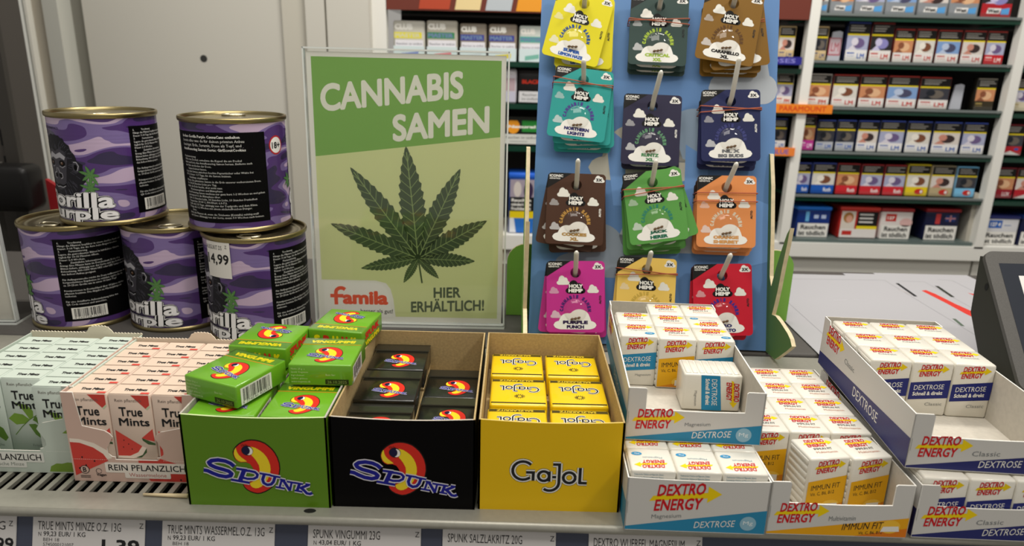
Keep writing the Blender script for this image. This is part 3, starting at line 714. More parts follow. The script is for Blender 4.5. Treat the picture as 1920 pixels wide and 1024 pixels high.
for key, base, arcc, n1, n2, nc, look, stack in CARDS:
    hu, hv, tu, tv = hooks[key]; hv += .0125-.0135*min(1, W0[key]/.0245)+.0012; proto = card_proto(key, base, arcc, n1, n2, nc)
    for i, (ang, wz, dx, dy) in enumerate(stack):
        o = proto if i == 0 else dup(proto)
        o.matrix_world = DM @ Matrix.Translation((hu+max(-.002, min(.002, dx*.5)), hv-.0125+.0135*min(1, wz/.0245)-.0012, wz)) @ Matrix.Rotation(radians(ang), 4, 'Z') @ Matrix.Identity(4)
        o['label'] = look + (', front of its hook' if i == 0 else ', %s in the stack on its hook' % ORD[i])
        o['category'] = 'seed card'; o['group'] = 'seed cards on hooks of the blue board'
    if key in ('forest', 'teal', 'navy', 'green', 'orange', 'yellow', 'caramel'):
        a0 = stack[0][0]; zt = stack[0][1]+.002; zb = .003; hw = CW/2+.0012
        offs = {'forest': (-.0185, -.0165), 'teal': (-.004, -.006), 'navy': (-.0085, -.011), 'green': (-.008, -.011), 'orange': (-.0075, -.0165), 'yellow': (-.0035, -.0065), 'caramel': (-.02, -.022)}[key]
        m = MB()
        if key == 'caramel': zt = .0165; a0 = 8
        for j, yy in enumerate(offs):
            s1 = .0022*(1 if j else -1) if key != 'orange' else 0
            m.tube([(-hw, yy-s1, zb), (-hw, yy-s1, zt-.001), (-hw+.001, yy-s1, zt), (hw-.001, yy+s1, zt), (hw, yy+s1, zt-.001), (hw, yy+s1, zb), (0, yy, zb-.001)], .0006, BAND, 6, True)
        ob = m.build('rubber_band'); ob.matrix_world = DM @ Matrix.Translation((hu, hv-.0125+.0135*min(1, stack[0][1]/.0245), 0)) @ Matrix.Rotation(radians(a0), 4, 'Z')
        tag(ob, 'brown rubber band round the %s stack' % look.split(' card')[0], 'rubber band', 'rubber bands round the seed cards')


# ------------------------------------------------------------------ open cartons of sweets
def carton(name, label, X, Y, rz, wd, dp, h, outer, inner, front, floor_z, hf=None, edge=None):
    """display carton open at the top; origin = front left bottom corner"""
    t = thing(name, label, 'display box', (X, Y, 0), rz); hf = hf or h; th = .0012
    for nm, a, b in (('side_panel', (0, 0, 0), (th, dp, h)), ('side_panel', (wd-th, 0, 0), (wd, dp, h)), ('back_panel', (th, dp-th, 0), (wd-th, dp, h))):
        m = MB(); m.box(a, b, inner)
        if nm == 'side_panel':
            xo = -.0002 if a[0] == 0 else wd+.0002
            F = Fr((xo, 0, 0), (0, -1, 0), (0, 0, 1)) if a[0] == 0 else Fr((xo, 0, 0), (0, 1, 0), (0, 0, 1))
            if a[0] == 0: m.rect(F, -dp, 0, 0, h-.0006, outer, 1)
            else: m.rect(F, 0, 0, dp, h-.0006, outer, 1)
        else: m.rect(Fr((wd, dp+.0002, 0), (-1, 0, 0), (0, 0, 1)), 0, 0, wd, h-.0006, outer, 1)
        m.build(nm, t)
    m = MB(); n = 12; sag = .0018
    top = [(wd*i/n, hf - sag*sin(pi*i/n)) for i in range(n+1)]
    m.prism(XZ(0, 0, 0), [(0, 0), (wd, 0)] + top[::-1], th, outer, edge or inner); m.poly(Fr((wd, th+.0001, 0), (-1, 0, 0), (0, 0, 1)), [(0, 0), (wd, 0), (wd, hf-.001), (wd*.5, hf-sag-.001), (0, hf-.001)], inner, 1)
    front(m, XZ(0, 0, 0)); m.build('front_panel', t)
    m = MB(); m.box((th, th, 0), (wd-th, dp-th, .0012), inner); m.build('base', t)
    if floor_z > .003:
        m = MB(); m.box((th, th, floor_z-.0012), (wd-th, dp-th, floor_z), inner)
        m.box((th, th, .0012), (wd-th, th+.001, floor_z-.0012), inner); m.box((th, dp-th-.001, .0012), (wd-th, dp-th, floor_z-.0012), inner); m.build('raised_insert', t)
    return t


BW, BD, BH = .0975, .157, .0695
GRN = M('5c8616', .4, coat=.25); BLK = M('050405', .4, coat=.05); YEL = M('e6bb08', .45, coat=.1)
fr_sp = lambda m, F: spunk(m, Fr(F.o, F.x, F.y + F.x*0).sub(0, 0, 0, -.012), .0478, .0315, .0000585, 1)
carton('display_box', 'open bright green display carton heaped with green packs', -.2185, .4215, 0, BW, BD, BH, GRN, GREYB, fr_sp, .050, edge=M('d8e6b0'))
carton('display_box', 'open black display carton holding black packs', -.1195, .4235, 0, BW, BD, BH, BLK, KRAFT, fr_sp, .003, edge=M('cfc6b8'))
carton('display_box', 'open yellow display carton holding small yellow packs', -.0195, .4245, 0, BW, BD, BH, YEL, KRAFT, lambda m, F: gajol(m, F, .0482, .0275, .000098, 1), .035, edge=M('e0c46a'))


def green_pack():
    t = thing('candy_pack', '', 'candy pack'); m = MB(); w2, d2, h = .046, .050, .0165
    GP = M('6aa622', .3, coat=.7, bump=.25, scale=90); m.rbox((-w2/2, -d2/2, 0), (w2/2, d2/2, h), .0012, GP, 2)
    F = XY(0, 0, h); spunk(m, F, .0005, -.0065, .0000405, 1, False, .56)
    OY = M('f2e212', .4); m.txt(F, 'VINGUMMI', -.0175, .0155, .034, .0052, OY, 2, .05, .1)
    m.strokes(F, [[(-.0225, .0125), (.0225, .0125)]], .0006, M('e0701c', .4), 1)
    S1 = XZ(0, -d2/2, 0); PW = M('d2e6a8', .4)
    for i in range(5): m.txtb(S1, ('Netto 23 g  e', 'Spunk Vingummi', 'Ingredienser:', 'Sukker, glukose', 'www.vingummi.dk')[i], -.021, .0125-i*.0025, .0013, PW, 2)
    m.rect(S1, .0035, .0012, .0205, .0052, M('2a3410', .4), 1); m.txt(S1, '26.10.2025', .005, .002, .014, .0022, M('8aa052'), 2); m.txt(S1, 'Best før:', .004, .008, .007, .0014, PW, 2)
    S2 = Fr((w2/2, 0, 0), (0, 1, 0), (0, 0, 1)); barcode(m, S2, -.021, .001, .030, .0125, 2, '5 774540 426501')
    S4 = Fr((-w2/2, 0, 0), (0, -1, 0), (0, 0, 1)); m.txt(S4, 'SPUNK', -.018, .0075, .034, .006, M('d42a1e'), 2, .06); m.txt(S4, 'VINGUMMI', -.018, .0018, .034, .0042, OY, 2, .05)
    S3 = Fr((0, d2/2, 0), (-1, 0, 0), (0, 0, 1))
    for i, ch in enumerate('SPUNK'): m.txt(S3, ch, -.018+i*.0078, .004, .0052, .008, M('d42a1e') if i % 2 else OY, 2, .08)
    m.build('wrapped_body', t)
    m = MB(); m.prism(XY(0, 0, h+.0004), [(-w2/2, .0135), (w2/2, .0135), (w2/2, d2/2-.0005), (-w2/2, d2/2-.0005)], .0003, clear_pack_film); m.build('film_flap', t)
    return t


clear_pack_film = clear_mat('pack_film', (.98, .99, .97), .12, .1)
gp = green_pack(); bz = BH-.0005
place = [(-.1438, .4506, .0505, 0, 'green candy pack at front right inside the green carton'), (-.1935, .4506, .0505, 1, 'green candy pack at front left inside green carton, under the turned one'),
         (-.1440, .5012, .0505, 0, 'green candy pack in middle right of green carton, half covered'), (-.1935, .5012, .0505, 0, 'green candy pack in middle left of green carton, mostly covered'),
         (-.1440, .5515, .0505, 0, 'green candy pack at rear right of green carton, a sliver showing'), (-.1935, .5515, .0505, 0, 'green candy pack at rear left of green carton, nearly hidden'),
         (-.1945, .4625, bz, -22.5, 'green candy pack turned askew with bar code side visible, on the heap'),
         (-.1900, .5235, bz, 174, 'upside-down green candy pack on the heap behind the askew one'),
         (-.1372, .4945, bz, .5, 'green candy pack lying straight on the right of heap, date stamp facing'),
         (-.1390, .5610, bz, 172, 'upside-down green candy pack at the very back of the heap')]
for i, (x, y, z, a, lab) in enumerate(place):
    o = gp if i == 0 else dup(gp)
    o.location = (x, y, z); o.rotation_euler = (0, 0, radians(a)); tag(o, lab, 'candy pack', 'green candy packs')


def black_pack():
    t = thing('candy_pack', '', 'candy pack'); m = MB(); w2, d2, h = .0465, .0495, .0165
    m.rbox((-w2/2, -d2/2, 0), (w2/2, d2/2, h), .0012, M('14140e', .32, coat=.8, bump=.3, scale=90), 2); F = XY(0, 0, h)
    spunk(m, F, .002, -.0065, .0000395, 1, False, .56)
    m.build('wrapped_body', t)
    m = MB(); m.prism(XY(0, 0, h+.0012), [(-w2/2, .0125), (w2/2, .0125), (w2/2, d2/2), (-w2/2, d2/2)], .001, M('24231c', .3, coat=.6), M('5a584c', .3)); m.build('film_flap', t)
    return t


bp = black_pack()
for i, (x, y, z, lab) in enumerate([(-.0935, .4530, .0335, 'black candy pack at front left in black carton, mostly below the rim'), (-.0935, .5030, .0375, 'black candy pack in the middle of left row of black carton'), (-.0930, .5535, .0395, 'black candy pack at rear of left row, highest in black carton'),
                                    (-.0452, .4530, .0195, 'black candy pack at front right in black carton'), (-.0452, .5045, .0205, 'black candy pack in the middle of right row of black carton, lower'), ]):
    yy = y; zz = z
    if i == 3: yy, zz = .4855, .0235
    if i == 4: yy, zz = .5365, .0240
    o = bp if i == 0 else dup(bp)
    o.location = (x, yy, zz); tag(o, lab, 'candy pack', 'black candy packs')
    # lower packs that carry it
bx = bpy.data.objects['display_box.001']
m = MB(); m.box((.0013, .0013, .0318), (.0497, .1555, .0330), KRAFT); m.box((.0510, .0013, .0180), (.0962, .1555, .0192), KRAFT); m.box((.0497, .0013, .0012), (.0510, .1555, .033), KRAFT)
m.box((.0013, .055, .033), (.0497, .1555, .0372), KRAFT); m.box((.0013, .105, .0372), (.0497, .1555, .0392), KRAFT); m.box((.051, .035, .0192), (.0962, .1555, .0232), KRAFT); m.build('stepped_insert', bx)


def yellow_pack():
    t = thing('liquorice_pack', '', 'candy pack'); m = MB(); w2, d2, h = .0435, .0455, .0175
    m.rbox((-w2/2, -d2/2, 0), (w2/2, d2/2, h), .0022, M('ecc80a', .32, coat=.7, bump=.25, scale=120), 3)
    F = Fr((0, 0, h), (-1, 0, 0), (0, -1, 0))      # print is upside down to the customer
    m.rect(F, -.0205, -.0205, .0205, -.0165, M('4a3f12', .4), 1); m.txt(F, 'SALZLAKRITZ', -.012, -.0198, .027, .0026, M('d9bb2a'), 2, .03)
    gajol(m, F, -.001, -.0055, .000058, 1)
    for i in range(14):
        a = 2*pi*i/14; m.strokes(F, [[(-.001+.0016*cos(a), .0085+.0014*sin(a)), (-.001+.0042*cos(a), .0085+.0036*sin(a))]], .0006, INK, 1)
    m.rect(F, -.0205, .0185, .0205, .0203, INK, 1)
    m.build('wrapped_body', t); return t


yp = yellow_pack(); k = 0
for r in range(3):
    for c in range(2):
        o = yp if k == 0 else dup(yp)
        o.location = (.0062+.0461*c+(.001 if r == 1 else 0), .4505+.0505*r, .0355); k += 1
        tag(o, 'yellow liquorice pack in %s row of the yellow carton, %s one' % (('front', 'middle', 'rear')[r], ('left', 'right')[c]), 'candy pack', 'yellow liquorice packs')


# ------------------------------------------------------------------ mint boxes
def mint_pack(col, topred, melon):
    t = thing('mint_box', '', 'mint box'); m = MB(); w2, d2, h = .0298, .0152, .068
    m.rbox((-w2/2, 0, 0), (w2/2, d2, h), .0006, M(col, .5), 1); F = XZ(-w2/2, 0, 0); T = XY(-w2/2, 0, h+.00034)
    m.txt(T, 'True Mints', .0085, .0050, .0165, .0036, INK, 2, .05)
    m.txt(F, 'Rein pflanzlich', .0045, .0615, .0185, .0030, M('6a5f58'), 2)
    m.txt(F, 'True', .0065, .0510, .0165, .0072, INK, 3, .02); m.txt(F, 'Mints', .0055, .0435, .0215, .0062, INK, 3, .02)
    if melon:
        RD = M('d4473c', .5); RW = M('f0dccb', .5); RG = M('3e5a34', .5)
        m.poly(F, [(.016, .0675), (.0285, .0675), (.0285, .0600), (.0255, .0572)], RD, 1); m.poly(F, [(.0285, .0600), (.0255, .0572), (.0265, .0560), (.0290, .0585)], M('cfd8b4', .5), 1)
        m.rect(T, .0225, .0005, .0285, .0030, RD, 1)
        m.poly(F, [(.002, .040), (.0195, .0275), (.016, .0225), (.010, .0195), (.0015, .0195)], RD, 1)
        m.poly(F, [(.0195, .0275), (.0225, .0262), (.019, .0205), (.012, .0175), (.0015, .0180), (.0015, .0195), (.010, .0195), (.016, .0225)], RW, 1)
        m.poly(F, [(.0225, .0262), (.019, .0205), (.014, .0180), (.018, .0183), (.0222, .0225)], RG, 2)
        for a, b in ((.006, .0265), (.010, .0290), (.007, .0320), (.012, .0250)): m.ell(F, a, b, .0004, .0005, INK, 2, 8)
        m.poly(F, [(.0285, .0415), (.020, .0340), (.024, .0325), (.0290, .0315)], RD, 1); m.poly(F, [(.020, .0340), (.0292, .0300), (.0292, .0285), (.0240, .0290), (.0205, .0320)], RG, 1)
    else:
        G1 = M('7ba03a', .5); G2 = M('5c8030', .5)
        m.poly(F, [(.001, .0355), (.006, .0400), (.012, .0390), (.0165, .0350), (.013, .0315), (.006, .0305)], G1, 1)
        m.poly(F, [(.0165, .0350), (.012, .0440), (.008, .0485), (.016, .0470), (.020, .0420), (.0195, .0375)], G1, 1)
        m.poly(F, [(.0150, .0310), (.019, .0225), (.026, .0165), (.0285, .0195), (.026, .0270), (.020, .0315)], G2, 1)
        m.poly(F, [(.0185, .0345), (.021, .0330), (.0235, .0290), (.024, .035), (.021, .038)], G2, 1)
        m.strokes(F, [[(.004, .022), (.010, .029), (.0165, .035), (.022, .0385)]], .0006, G2, 2)
        m.txt(F, 'Frische', .0155, .0125, .009, .0022, M('8a948a'), 2)
    m.build('folded_carton', t)
    m = MB(); m.prism(XY(-w2/2, 0, h+.0003), [(.001, .0005), (w2-.001, .0005), (w2-.001, d2-.0006), (.001, d2-.0006)], .0002, M(topred, .5))
    f = m.build('lid_flap', t)
    return t


def mint_tray(label, X, Y, col, inner, melon, wd=.0935, dp=.098, h=.0705):
    t = thing('mint_tray', label, 'display box', (X, Y, 0)); th = .0009; C = M(col, .5)
    for nm, a, b in (('side_panel', (0, th, 0), (th, dp, h)), ('side_panel', (wd-th, th, 0), (wd, dp, h)), ('base', (th, th, 0), (wd-th, dp-th, .001))):
        m = MB(); m.box(a, b, C); m.build(nm, t)
    m = MB(); n = 70; pts = [(0, 0), (wd, 0)]
    top = []
    for i in range(n+1):
        x = wd*i/n; bump = .006*max(0, 1-((x-wd*.62)/.011)**4)
        top.append((x, h+.0012+.0007*(i % 2)+bump))
    m.prism(XZ(0, dp-th, 0), pts+top[::-1], th, M(inner, .8)); m.build('back_panel', t)
    c = wd/2
    L1 = [(0, 0), (wd, 0), (wd, h), (wd-.0085, h), (wd-.0115, .0445), (c+.020, .0410), (c+.0165, .0385), (c+.0150, .0360), (c+.0175, .0315), (c+.0200, .0270), (c+.0200, .0230), (c+.0175, .0205), (c+.0150, .0200), (c+.0150, .0180),
          (c-.0150, .0180), (c-.0150, .0200), (c-.0175, .0205), (c-.0200, .0230), (c-.0200, .0270), (c-.0175, .0315), (c-.0150, .0360), (c-.0165, .0385), (c-.020, .0410), (.0115, .0445), (.0085, h), (0, h)]
    m = MB(); F = XZ(0, 0, 0); m.prism(F, L1, th, C, M('f4efe6', .7))
    TAGW = M('efe6db', .5)
    if melon:
        RD = M('cf4238', .5); RW = M('efe2d2', .5)
        m.poly(F, [(.001, .0345), (.008, .0340), (.018, .0310), (.0265, .0255), (.0295, .0190), (.0265, .0185), (.0225, .0150), (.0015, .0045)], RW, 1)
        m.poly(F, [(.001, .0315), (.008, .0310), (.017, .0275), (.0235, .0225), (.0265, .0170), (.0015, .0045)], RD, 2)
        for a, b in ((.008, .0195), (.0165, .0165), (.005, .0105), (.010, .0130)): m.ell(F, a, b, .0006, .0008, INK, 3, 8)
        m.poly(F, [(.048, .0178), (.0620, .0178), (.0640, .0195), (.0900, .0110), (.0925, .0010), (.055, .0010), (.052, .006), (.048, .012)], RD, 1)
        for a, b in ((.083, .006), (.077, .0025), (.088, .004)): m.ell(F, a, b, .0006, .0008, INK, 2, 8)
        m.poly(F, rr(.0235, .0075, .0835, .0158, .001), TAGW, 3); m.poly(F, rr(.0370, .0032, .0700, .0090, .001), TAGW, 3.4)
        m.txt(F, 'REIN PFLANZLICH', .0258, .0092, .0555, .0050, INK, 4, .01); m.txt(F, 'Wassermelone', .0400, .0045, .0270, .0030, M('b85a50'), 4)
        m.ell(F, .0085, .0095, .0034, .0034, INK, 3); m.ell(F, .0085, .0095, .0029, .0029, C, 4); m.txt(F, 'B', .0072, .0075, .0026, .004, INK, 5, .02)
        m.rect(F, .0048, .0042, .0120, .0047, INK, 3); m.rect(F, .0048, .0030, .0120, .0035, INK, 3); m.txt(F, 'Vegan', .0165, .0038, .0070, .0028, INK, 4, .02); m.strokes(F, [[(.0165+.002*cos(a)+.002, .0085+.002*sin(a)) for a in [i*.4 for i in range(16)]]], .0003, INK, 3)
    else:
        G1 = M('7a9a3a', .5)
        m.poly(F, [(.066, .001), (.0675, .0055), (.072, .0080), (.076, .0078), (.080, .0090), (.0865, .0085), (.0870, .001)], G1, 1)
        m.poly(F, [(.0800, .0330), (.0845, .0365), (.0895, .0400), (.0900, .0320), (.0860, .0325)], G1, 1)
        m.poly(F, rr(.008, .0085, .0635, .0168, .001), M('e3e4dc', .5), 3); m.poly(F, rr(.008, .0040, .0500, .0095, .001), M('e3e4dc', .5), 3.4)
        m.txt(F, 'REIN PFLANZLICH', .0100, .0100, .0515, .0052, INK, 4, .01); m.txt(F, 'Frische Minze', .0255, .0055, .0225, .0028, M('7d857b'), 4)
    m.strokes(F, [[(.001+i*.0015, .0180), (.0018+i*.0015, .0180)] for i in range(18)] + [[(wd-.001-i*.0015, .0180), (wd-.0018-i*.0015, .0180)] for i in range(18)], .0002, M('fbf6ee'), 5)
    m.build('front_panel', t)
    return t


mint_tray('pale green tray of mint boxes at far left on the shelf', -.4022, .4555, 'c2cdc1', 'd8cfba', False)
mint_tray('pink tray of watermelon mint boxes left of green carton', -.3125, .4465, 'd4b5a6', 'dccdb9', True)
pk = mint_pack('d6bfae', 'dcc6b2', True); gm = mint_pack('c4cfc4', 'c6d1c5', False)
RW_ = ['front'] + [q for q in ORD[1:5]] + ['rear']
k = 0
for c in range(3):
    for r in range(6):
        o = pk if k == 0 else dup(pk)
        o.location = (-.3115+.0156+.0304*c, .4478+.0157*r, .0012); k += 1
        tag(o, 'pink watermelon mint box, %s in the %s column of the pink tray' % (RW_[r], ('left', 'middle', 'right')[c]), 'mint box', 'pink mint boxes')
k = 0
for c in range(3):
    for r in range(6):
        if c < 2 and r == 0: continue
        o = gm if k == 0 else dup(gm)
        o.location = (-.4012+.0156+.0304*c, .4568+.0157*r+(.0 if c == 2 else -.004), .0012); k += 1
        tag(o, 'pale green mint box, %s in the %s column of the green tray' % (RW_[r], ('left', 'middle', 'right')[c]), 'mint box', 'pale green mint boxes')


# ------------------------------------------------------------------ dextrose cubes and their trays
DW, DD, DH = .0296, .0278, .0435
BLU = M('1f86b4', .4); NAVY = M('1d2570', .4); AMB = M('e8ae14', .4); WRAP = M('e4e0d4', .35, coat=.5, bump=.12, scale=200)


def cube_pack(kind, top_only=False):
    t = thing('dextrose_pack', '', 'dextrose pack'); m = MB()
    m.rbox((-DW/2, 0, 0), (DW/2, DD, DH), .0016, WRAP, 2)
    F = XZ(-DW/2, -.0001, 0); T = XY(-DW/2, 0, DH+.0001)
    G = M('8f8f8c', .5)
    if kind == 'upside':      # packs lying with their print upside down
        U = Fr((DW/2, DD, DH+.0001), (-1, 0, 0), (0, -1, 0))
        dextro(m, U, .006, .0145, .0165, 1); m.txt(U, 'Magnesium', .007, .0105, .013, .0026, M('7f9aa6'), 2)
        m.ell(U, .0235, .0075, .0036, .0022, M('3d8fbd', .3), 1); m.txt(U, 'Mg', .0218, .0066, .0032, .0018, TEXTW, 2)
        for i in range(6): m.txtb(F, 'Traubenzucker-Täfelchen mit Magnesium, Zutaten:', .002, .0400-i*.0022, .0012, M('4a7f96'), 2, .01, .55)
    else:
        sub = {'mag': 'Magnesium', 'imm': 'IMMUN FIT', 'cla': 'Classic'}[kind]
        dextro(m, T, .0065, .0145, .0165, 1, .02); m.txt(T, sub, .009, .0108, .0135, .0026, INK if kind == 'imm' else G, 2)
        if kind == 'imm': m.txt(T, 'Multivitamin', .0085, .0066, .0155, .0024, M('c48a72'), 2)
        if kind == 'mag': m.ell(T, .0235, .0065, .0040, .0026, M('3d8fbd', .3), 1); m.txt(T, 'Mg', .0217, .0055, .0036, .0019, TEXTW, 2)
        dextro(m, F, .0055, .0315, .0165, 1, .09)
        if kind == 'imm':
            m.poly(F, [(.0008, .0255), (DW-.0008, .0295), (DW-.0008, .0015), (.0008, .0015)], AMB, 1); m.poly(F, [(.0008, .0015), (DW-.0008, .0015), (DW-.0008, .008)], M('d8851a', .4), 2)
            H = F.sub(.0035, .0185, 0, .09); m.txt(H, 'IMMUN FIT', 0, 0, .021, .0040, INK, 2); H = F.sub(.0035, .0138, 0, .09); m.txt(H, 'Vit. C, B6, B12', 0, 0, .0175, .0030, INK, 2)
            m.ell(F, .0195, .0060, .0070, .0045, M('f2c648', .4), 2); m.rect(F, .0150, .0030, .0245, .0078, TEXTW, 3)
        else:
            C = BLU if kind == 'mag' else NAVY
            m.poly(F, [(.0005, .0125), (DW-.0005, .0152), (DW-.0005, .0300), (.0005, .0265)], C, 1)
            H = F.sub(.0035, .0205, 0, .09); m.txt(H, 'DEXTROSE', 0, 0, .0215, .0040, TEXTW, 2); H = F.sub(.0033, .0158, 0, .09); m.txt(H, 'Schnell & direkt', 0, 0, .0215, .0032, TEXTW, 2, .03)
            H = F.sub(.0135, .0080, 0, .06); m.txt(H, sub, 0, 0, .0125, .0026, G, 2)
    for sg in (-1, 1):                       # tablets showing through the wrapper at the sides
        x = sg*DW/2
        for i in range(8): m.rbox((x-.0006, .0022, .0016+i*.0051), (x+.0006, DD-.0022, .0056+i*.0051), .0004, WRAP, 1)
    m.build('wrapped_tablets', t)
    m = MB(); m.prism(Fr((-DW/2, DD+.0001, 0), (-1, 0, 0), (0, 0, 1)), [(-DW+.003, .002), (-.003, .002), (-.003, .012), (-DW+.003, .012)], .0003, WRAP); m.build('end_fold', t)
    return t


protos = {}


def put_cube(kind, mat, label, group):
    if kind not in protos: protos[kind] = o = cube_pack(kind)
    else: o = dup(protos[kind])
    o.matrix_world = mat; tag(o, label, 'dextrose pack', group); return o


TW_, TD_ = .0935, .172


def dex_tray(label, mat, kind, cut, sub, word, h=.040, wd=TW_, dp=TD_):
    t = thing('dextrose_tray', label, 'display box'); t.matrix_world = mat; th = .0009
    C = {'mag': M('2a86ae', .4), 'imm': M('e6a512', .4), 'cla': M('252a68', .4)}[kind]; OUT = M('cfcdc8', .45); INN = M('c6c0b4', .75, noise=.05, scale=300); G = M('7b7f80')
    for i, x in enumerate((0, wd-th)):
        F = Fr((x if i == 0 else wd, 0, 0), (0, -1 if i == 0 else 1, 0), (0, 0, 1)); q = -1 if i == 0 else 1
        prof = [(0, 0), (q*dp, 0), (q*dp, h+.004), (q*(dp-.012), h+.004), (q*(dp-.014), h), (0, h)]
        m = MB(); m.prism(F, prof, th, INN, M('f3f1ea'))
        Fo = Fr(F.p(0, 0, .0001), F.x, F.y)
        s0 = min(0, q*dp); P = lambda a, b: (s0+a, b)
        m.poly(Fo, [(a, b*.995) for a, b in prof], OUT, 1)
        if i == 0:
            m.poly(Fo, [P(0, .0005), P(dp, .0005), P(dp, .022), P(0, .012)], C, 2)
            dextro(m, Fo, s0+.012, .0235, .030, 2, .0); m.txt(Fo, sub, s0+.054, .0235, .02, .0045, G, 3); m.txt(Fo, word, s0+.078, .0065, .046, .0080, TEXTW, 3)
        else: m.poly(Fo, [P(0, .0005), P(dp, .0005), P(dp, .012), P(0, .022)], C, 2)
        m.build('side_panel', t)
    m = MB(); m.box((th, dp-th, 0), (wd-th, dp, h+.004), INN); m.build('back_panel', t)
    m = MB(); m.box((th, th, 0), (wd-th, dp-th, .001), INN); m.build('base', t)
    m = MB(); F = XZ(0, 0, 0)
    if cut: pts = [(0, 0), (wd, 0), (wd, h-.001), (wd-.001, h), (wd-.0118, h), (wd-.0128, h-.001), (wd-.0128, .0245)] + [(wd-.0128-(wd-.0256)*i/10, .0245-.0008*sin(pi*i/10)) for i in range(1, 10)] + [(.0128, .0245), (.0128, h-.001), (.0118, h), (.001, h), (0, h-.001)]
    else: pts = [(0, 0), (wd, 0), (wd, h)] + [(wd-wd*i/10, h-.0012*sin(pi*i/10)) for i in range(1, 10)] + [(0, h)]
    m.prism(F, pts, th, OUT, M('f3f1ea')); m.poly(Fr((wd, th+.0001, 0), (-1, 0, 0), (0, 0, 1)), [(wd-a, b*.99) for a, b in pts], INN, 1)
    big = not cut
    m.poly(F, [(.0004, .0006), (wd-.0004, .0006), (wd-.0004, .0185 if big else .0155), (.0004, .0030 if big else .0020)], C, 1)
    if kind == 'imm': m.poly(F, [(wd*.63, .0006), (wd-.0004, .0006), (wd-.0004, .0075)], M('dd7a16', .4), 2)
    if big: dextro(m, F, .0185, .0150, .0345, 1, .08); m.txt(F.sub(.0175, .0085, 0, .08), sub, 0, 0, .0195, .0040, G, 2)
    else: dextro(m, F, .0065, .0085, .0265, 1, .06); m.txt(F.sub(.0405, .0115, 0, .06), sub, 0, 0, .0175, .0036, G, 2)
    H = F.sub(.0460 if kind != 'imm' else .0500, .0032 if kind != 'imm' else .0048, 0, .08)
    m.txt(H, word, 0, 0, .0265, .0050, INK if kind == 'imm' else TEXTW, 3, .0, .12)
    if kind == 'imm': m.txt(F.sub(.0615, .0015, 0, .07), 'Vit. C, B6, B12', 0, 0, .0155, .0026, INK, 3); m.ell(F, .0815, .0085, .0068, .0052, M('f0bd3a', .4), 3); m.poly(F, [(.0755, .0045), (.0880, .0050), (.0870, .0090), (.0770, .0085)], TEXTW, 4)
    if kind == 'mag': m.ell(F, .0815, .0082 if big else .0076, .0054, .0054, M('8fb9cc', .3), 3); m.txt(F, 'Mg', .0783, .0064 if big else .0058, .0064, .0036, M('e8f2f5'), 4)
    m.strokes(F, [[(.0012, .013), (.0012, .022)]], .0003, M('9a9a94'), 1); m.build('front_panel', t)
    return t


def TM(x, y, z, deg): return Matrix.Translation((x, y, z)) @ Matrix.Rotation(radians(deg), 4, 'Z')


FULL = .0935
# lower magnesium tray (full, packs upside down)
A = TM(.0792, .4060, 0, -1.2); dex_tray('lower blue and white magnesium tray at the shelf edge', A, 'mag', False, 'Magnesium', 'DEXTROSE')
for r in range(2):
    for c in range(3):
        put_cube('upside', A @ TM(.0168+.0301*c, .0016+.0281*r, .0012, 0), 'white dextrose pack with upside-down print, %s row, %s, in lower magnesium tray' % (RW_[r], ('left', 'middle', 'right')[c]), 'packs in the lower magnesium tray')
# upper magnesium tray
B = TM(.0822, .4445, .0458, -2.6); dex_tray('upper blue and white magnesium tray, half emptied, resting on the lower one', B, 'mag', True, 'Magnesium', 'DEXTROSE')
bk = [('mag', 'imm', 'mag'), ('imm', 'imm', 'upside'), ('none', 'imm', 'imm')]
for r in range(3):
    for c in range(3):
        kd = bk[r][c]
        if kd == 'none': continue
        put_cube(kd, B @ TM(.0173+.0301*c, .0855+.0283*r-(.003 if c else 0), .0011, 0), 'dextrose pack in the %s standing row of the upper magnesium tray, %s' % (('front', 'middle', 'rear')[r], ('left', 'middle', 'right')[c]), 'packs in the upper magnesium tray')
# a pack lying on its side in front of them
put_cube('mag', B @ TM(.0905, .046, .0011+DW/2+.0006, 0) @ Matrix.Rotation(radians(0), 4, 'Z') @ Matrix.Rotation(radians(90), 4, 'Y') @ Matrix.Translation((0, 0, -.0435)), 'white dextrose pack lying on its side, lettering turned sideways, in upper magnesium tray', 'packs in the upper magnesium tray')
# multivitamin tray
E_ = TM(.1735, .4052, 0, -.6); dex_tray('yellow and white multivitamin tray between the magnesium and classic trays', E_, 'imm', True, 'Multivitamin', 'IMMUN FIT')
for (x, y, a, lab) in ((.0470, .0235, 9, 'dextrose pack standing loose at front of multivitamin tray, left one, turned'), (.0770, .0255, 10, 'dextrose pack standing loose at front of multivitamin tray, right one')):
    put_cube('imm', E_ @ TM(x, y, .0011, a), lab, 'packs in the multivitamin tray')
for r in range(4):
    for c in range(3):
        put_cube('imm', E_ @ TM(.0168+.0300*c, .0585+.0282*r, .0011, 0), 'dextrose pack in %s full row of the multivitamin tray, %s' % (('front', 'second', 'third', 'rear')[r], ('left', 'middle', 'right')[c]), 'packs in the multivitamin tray')
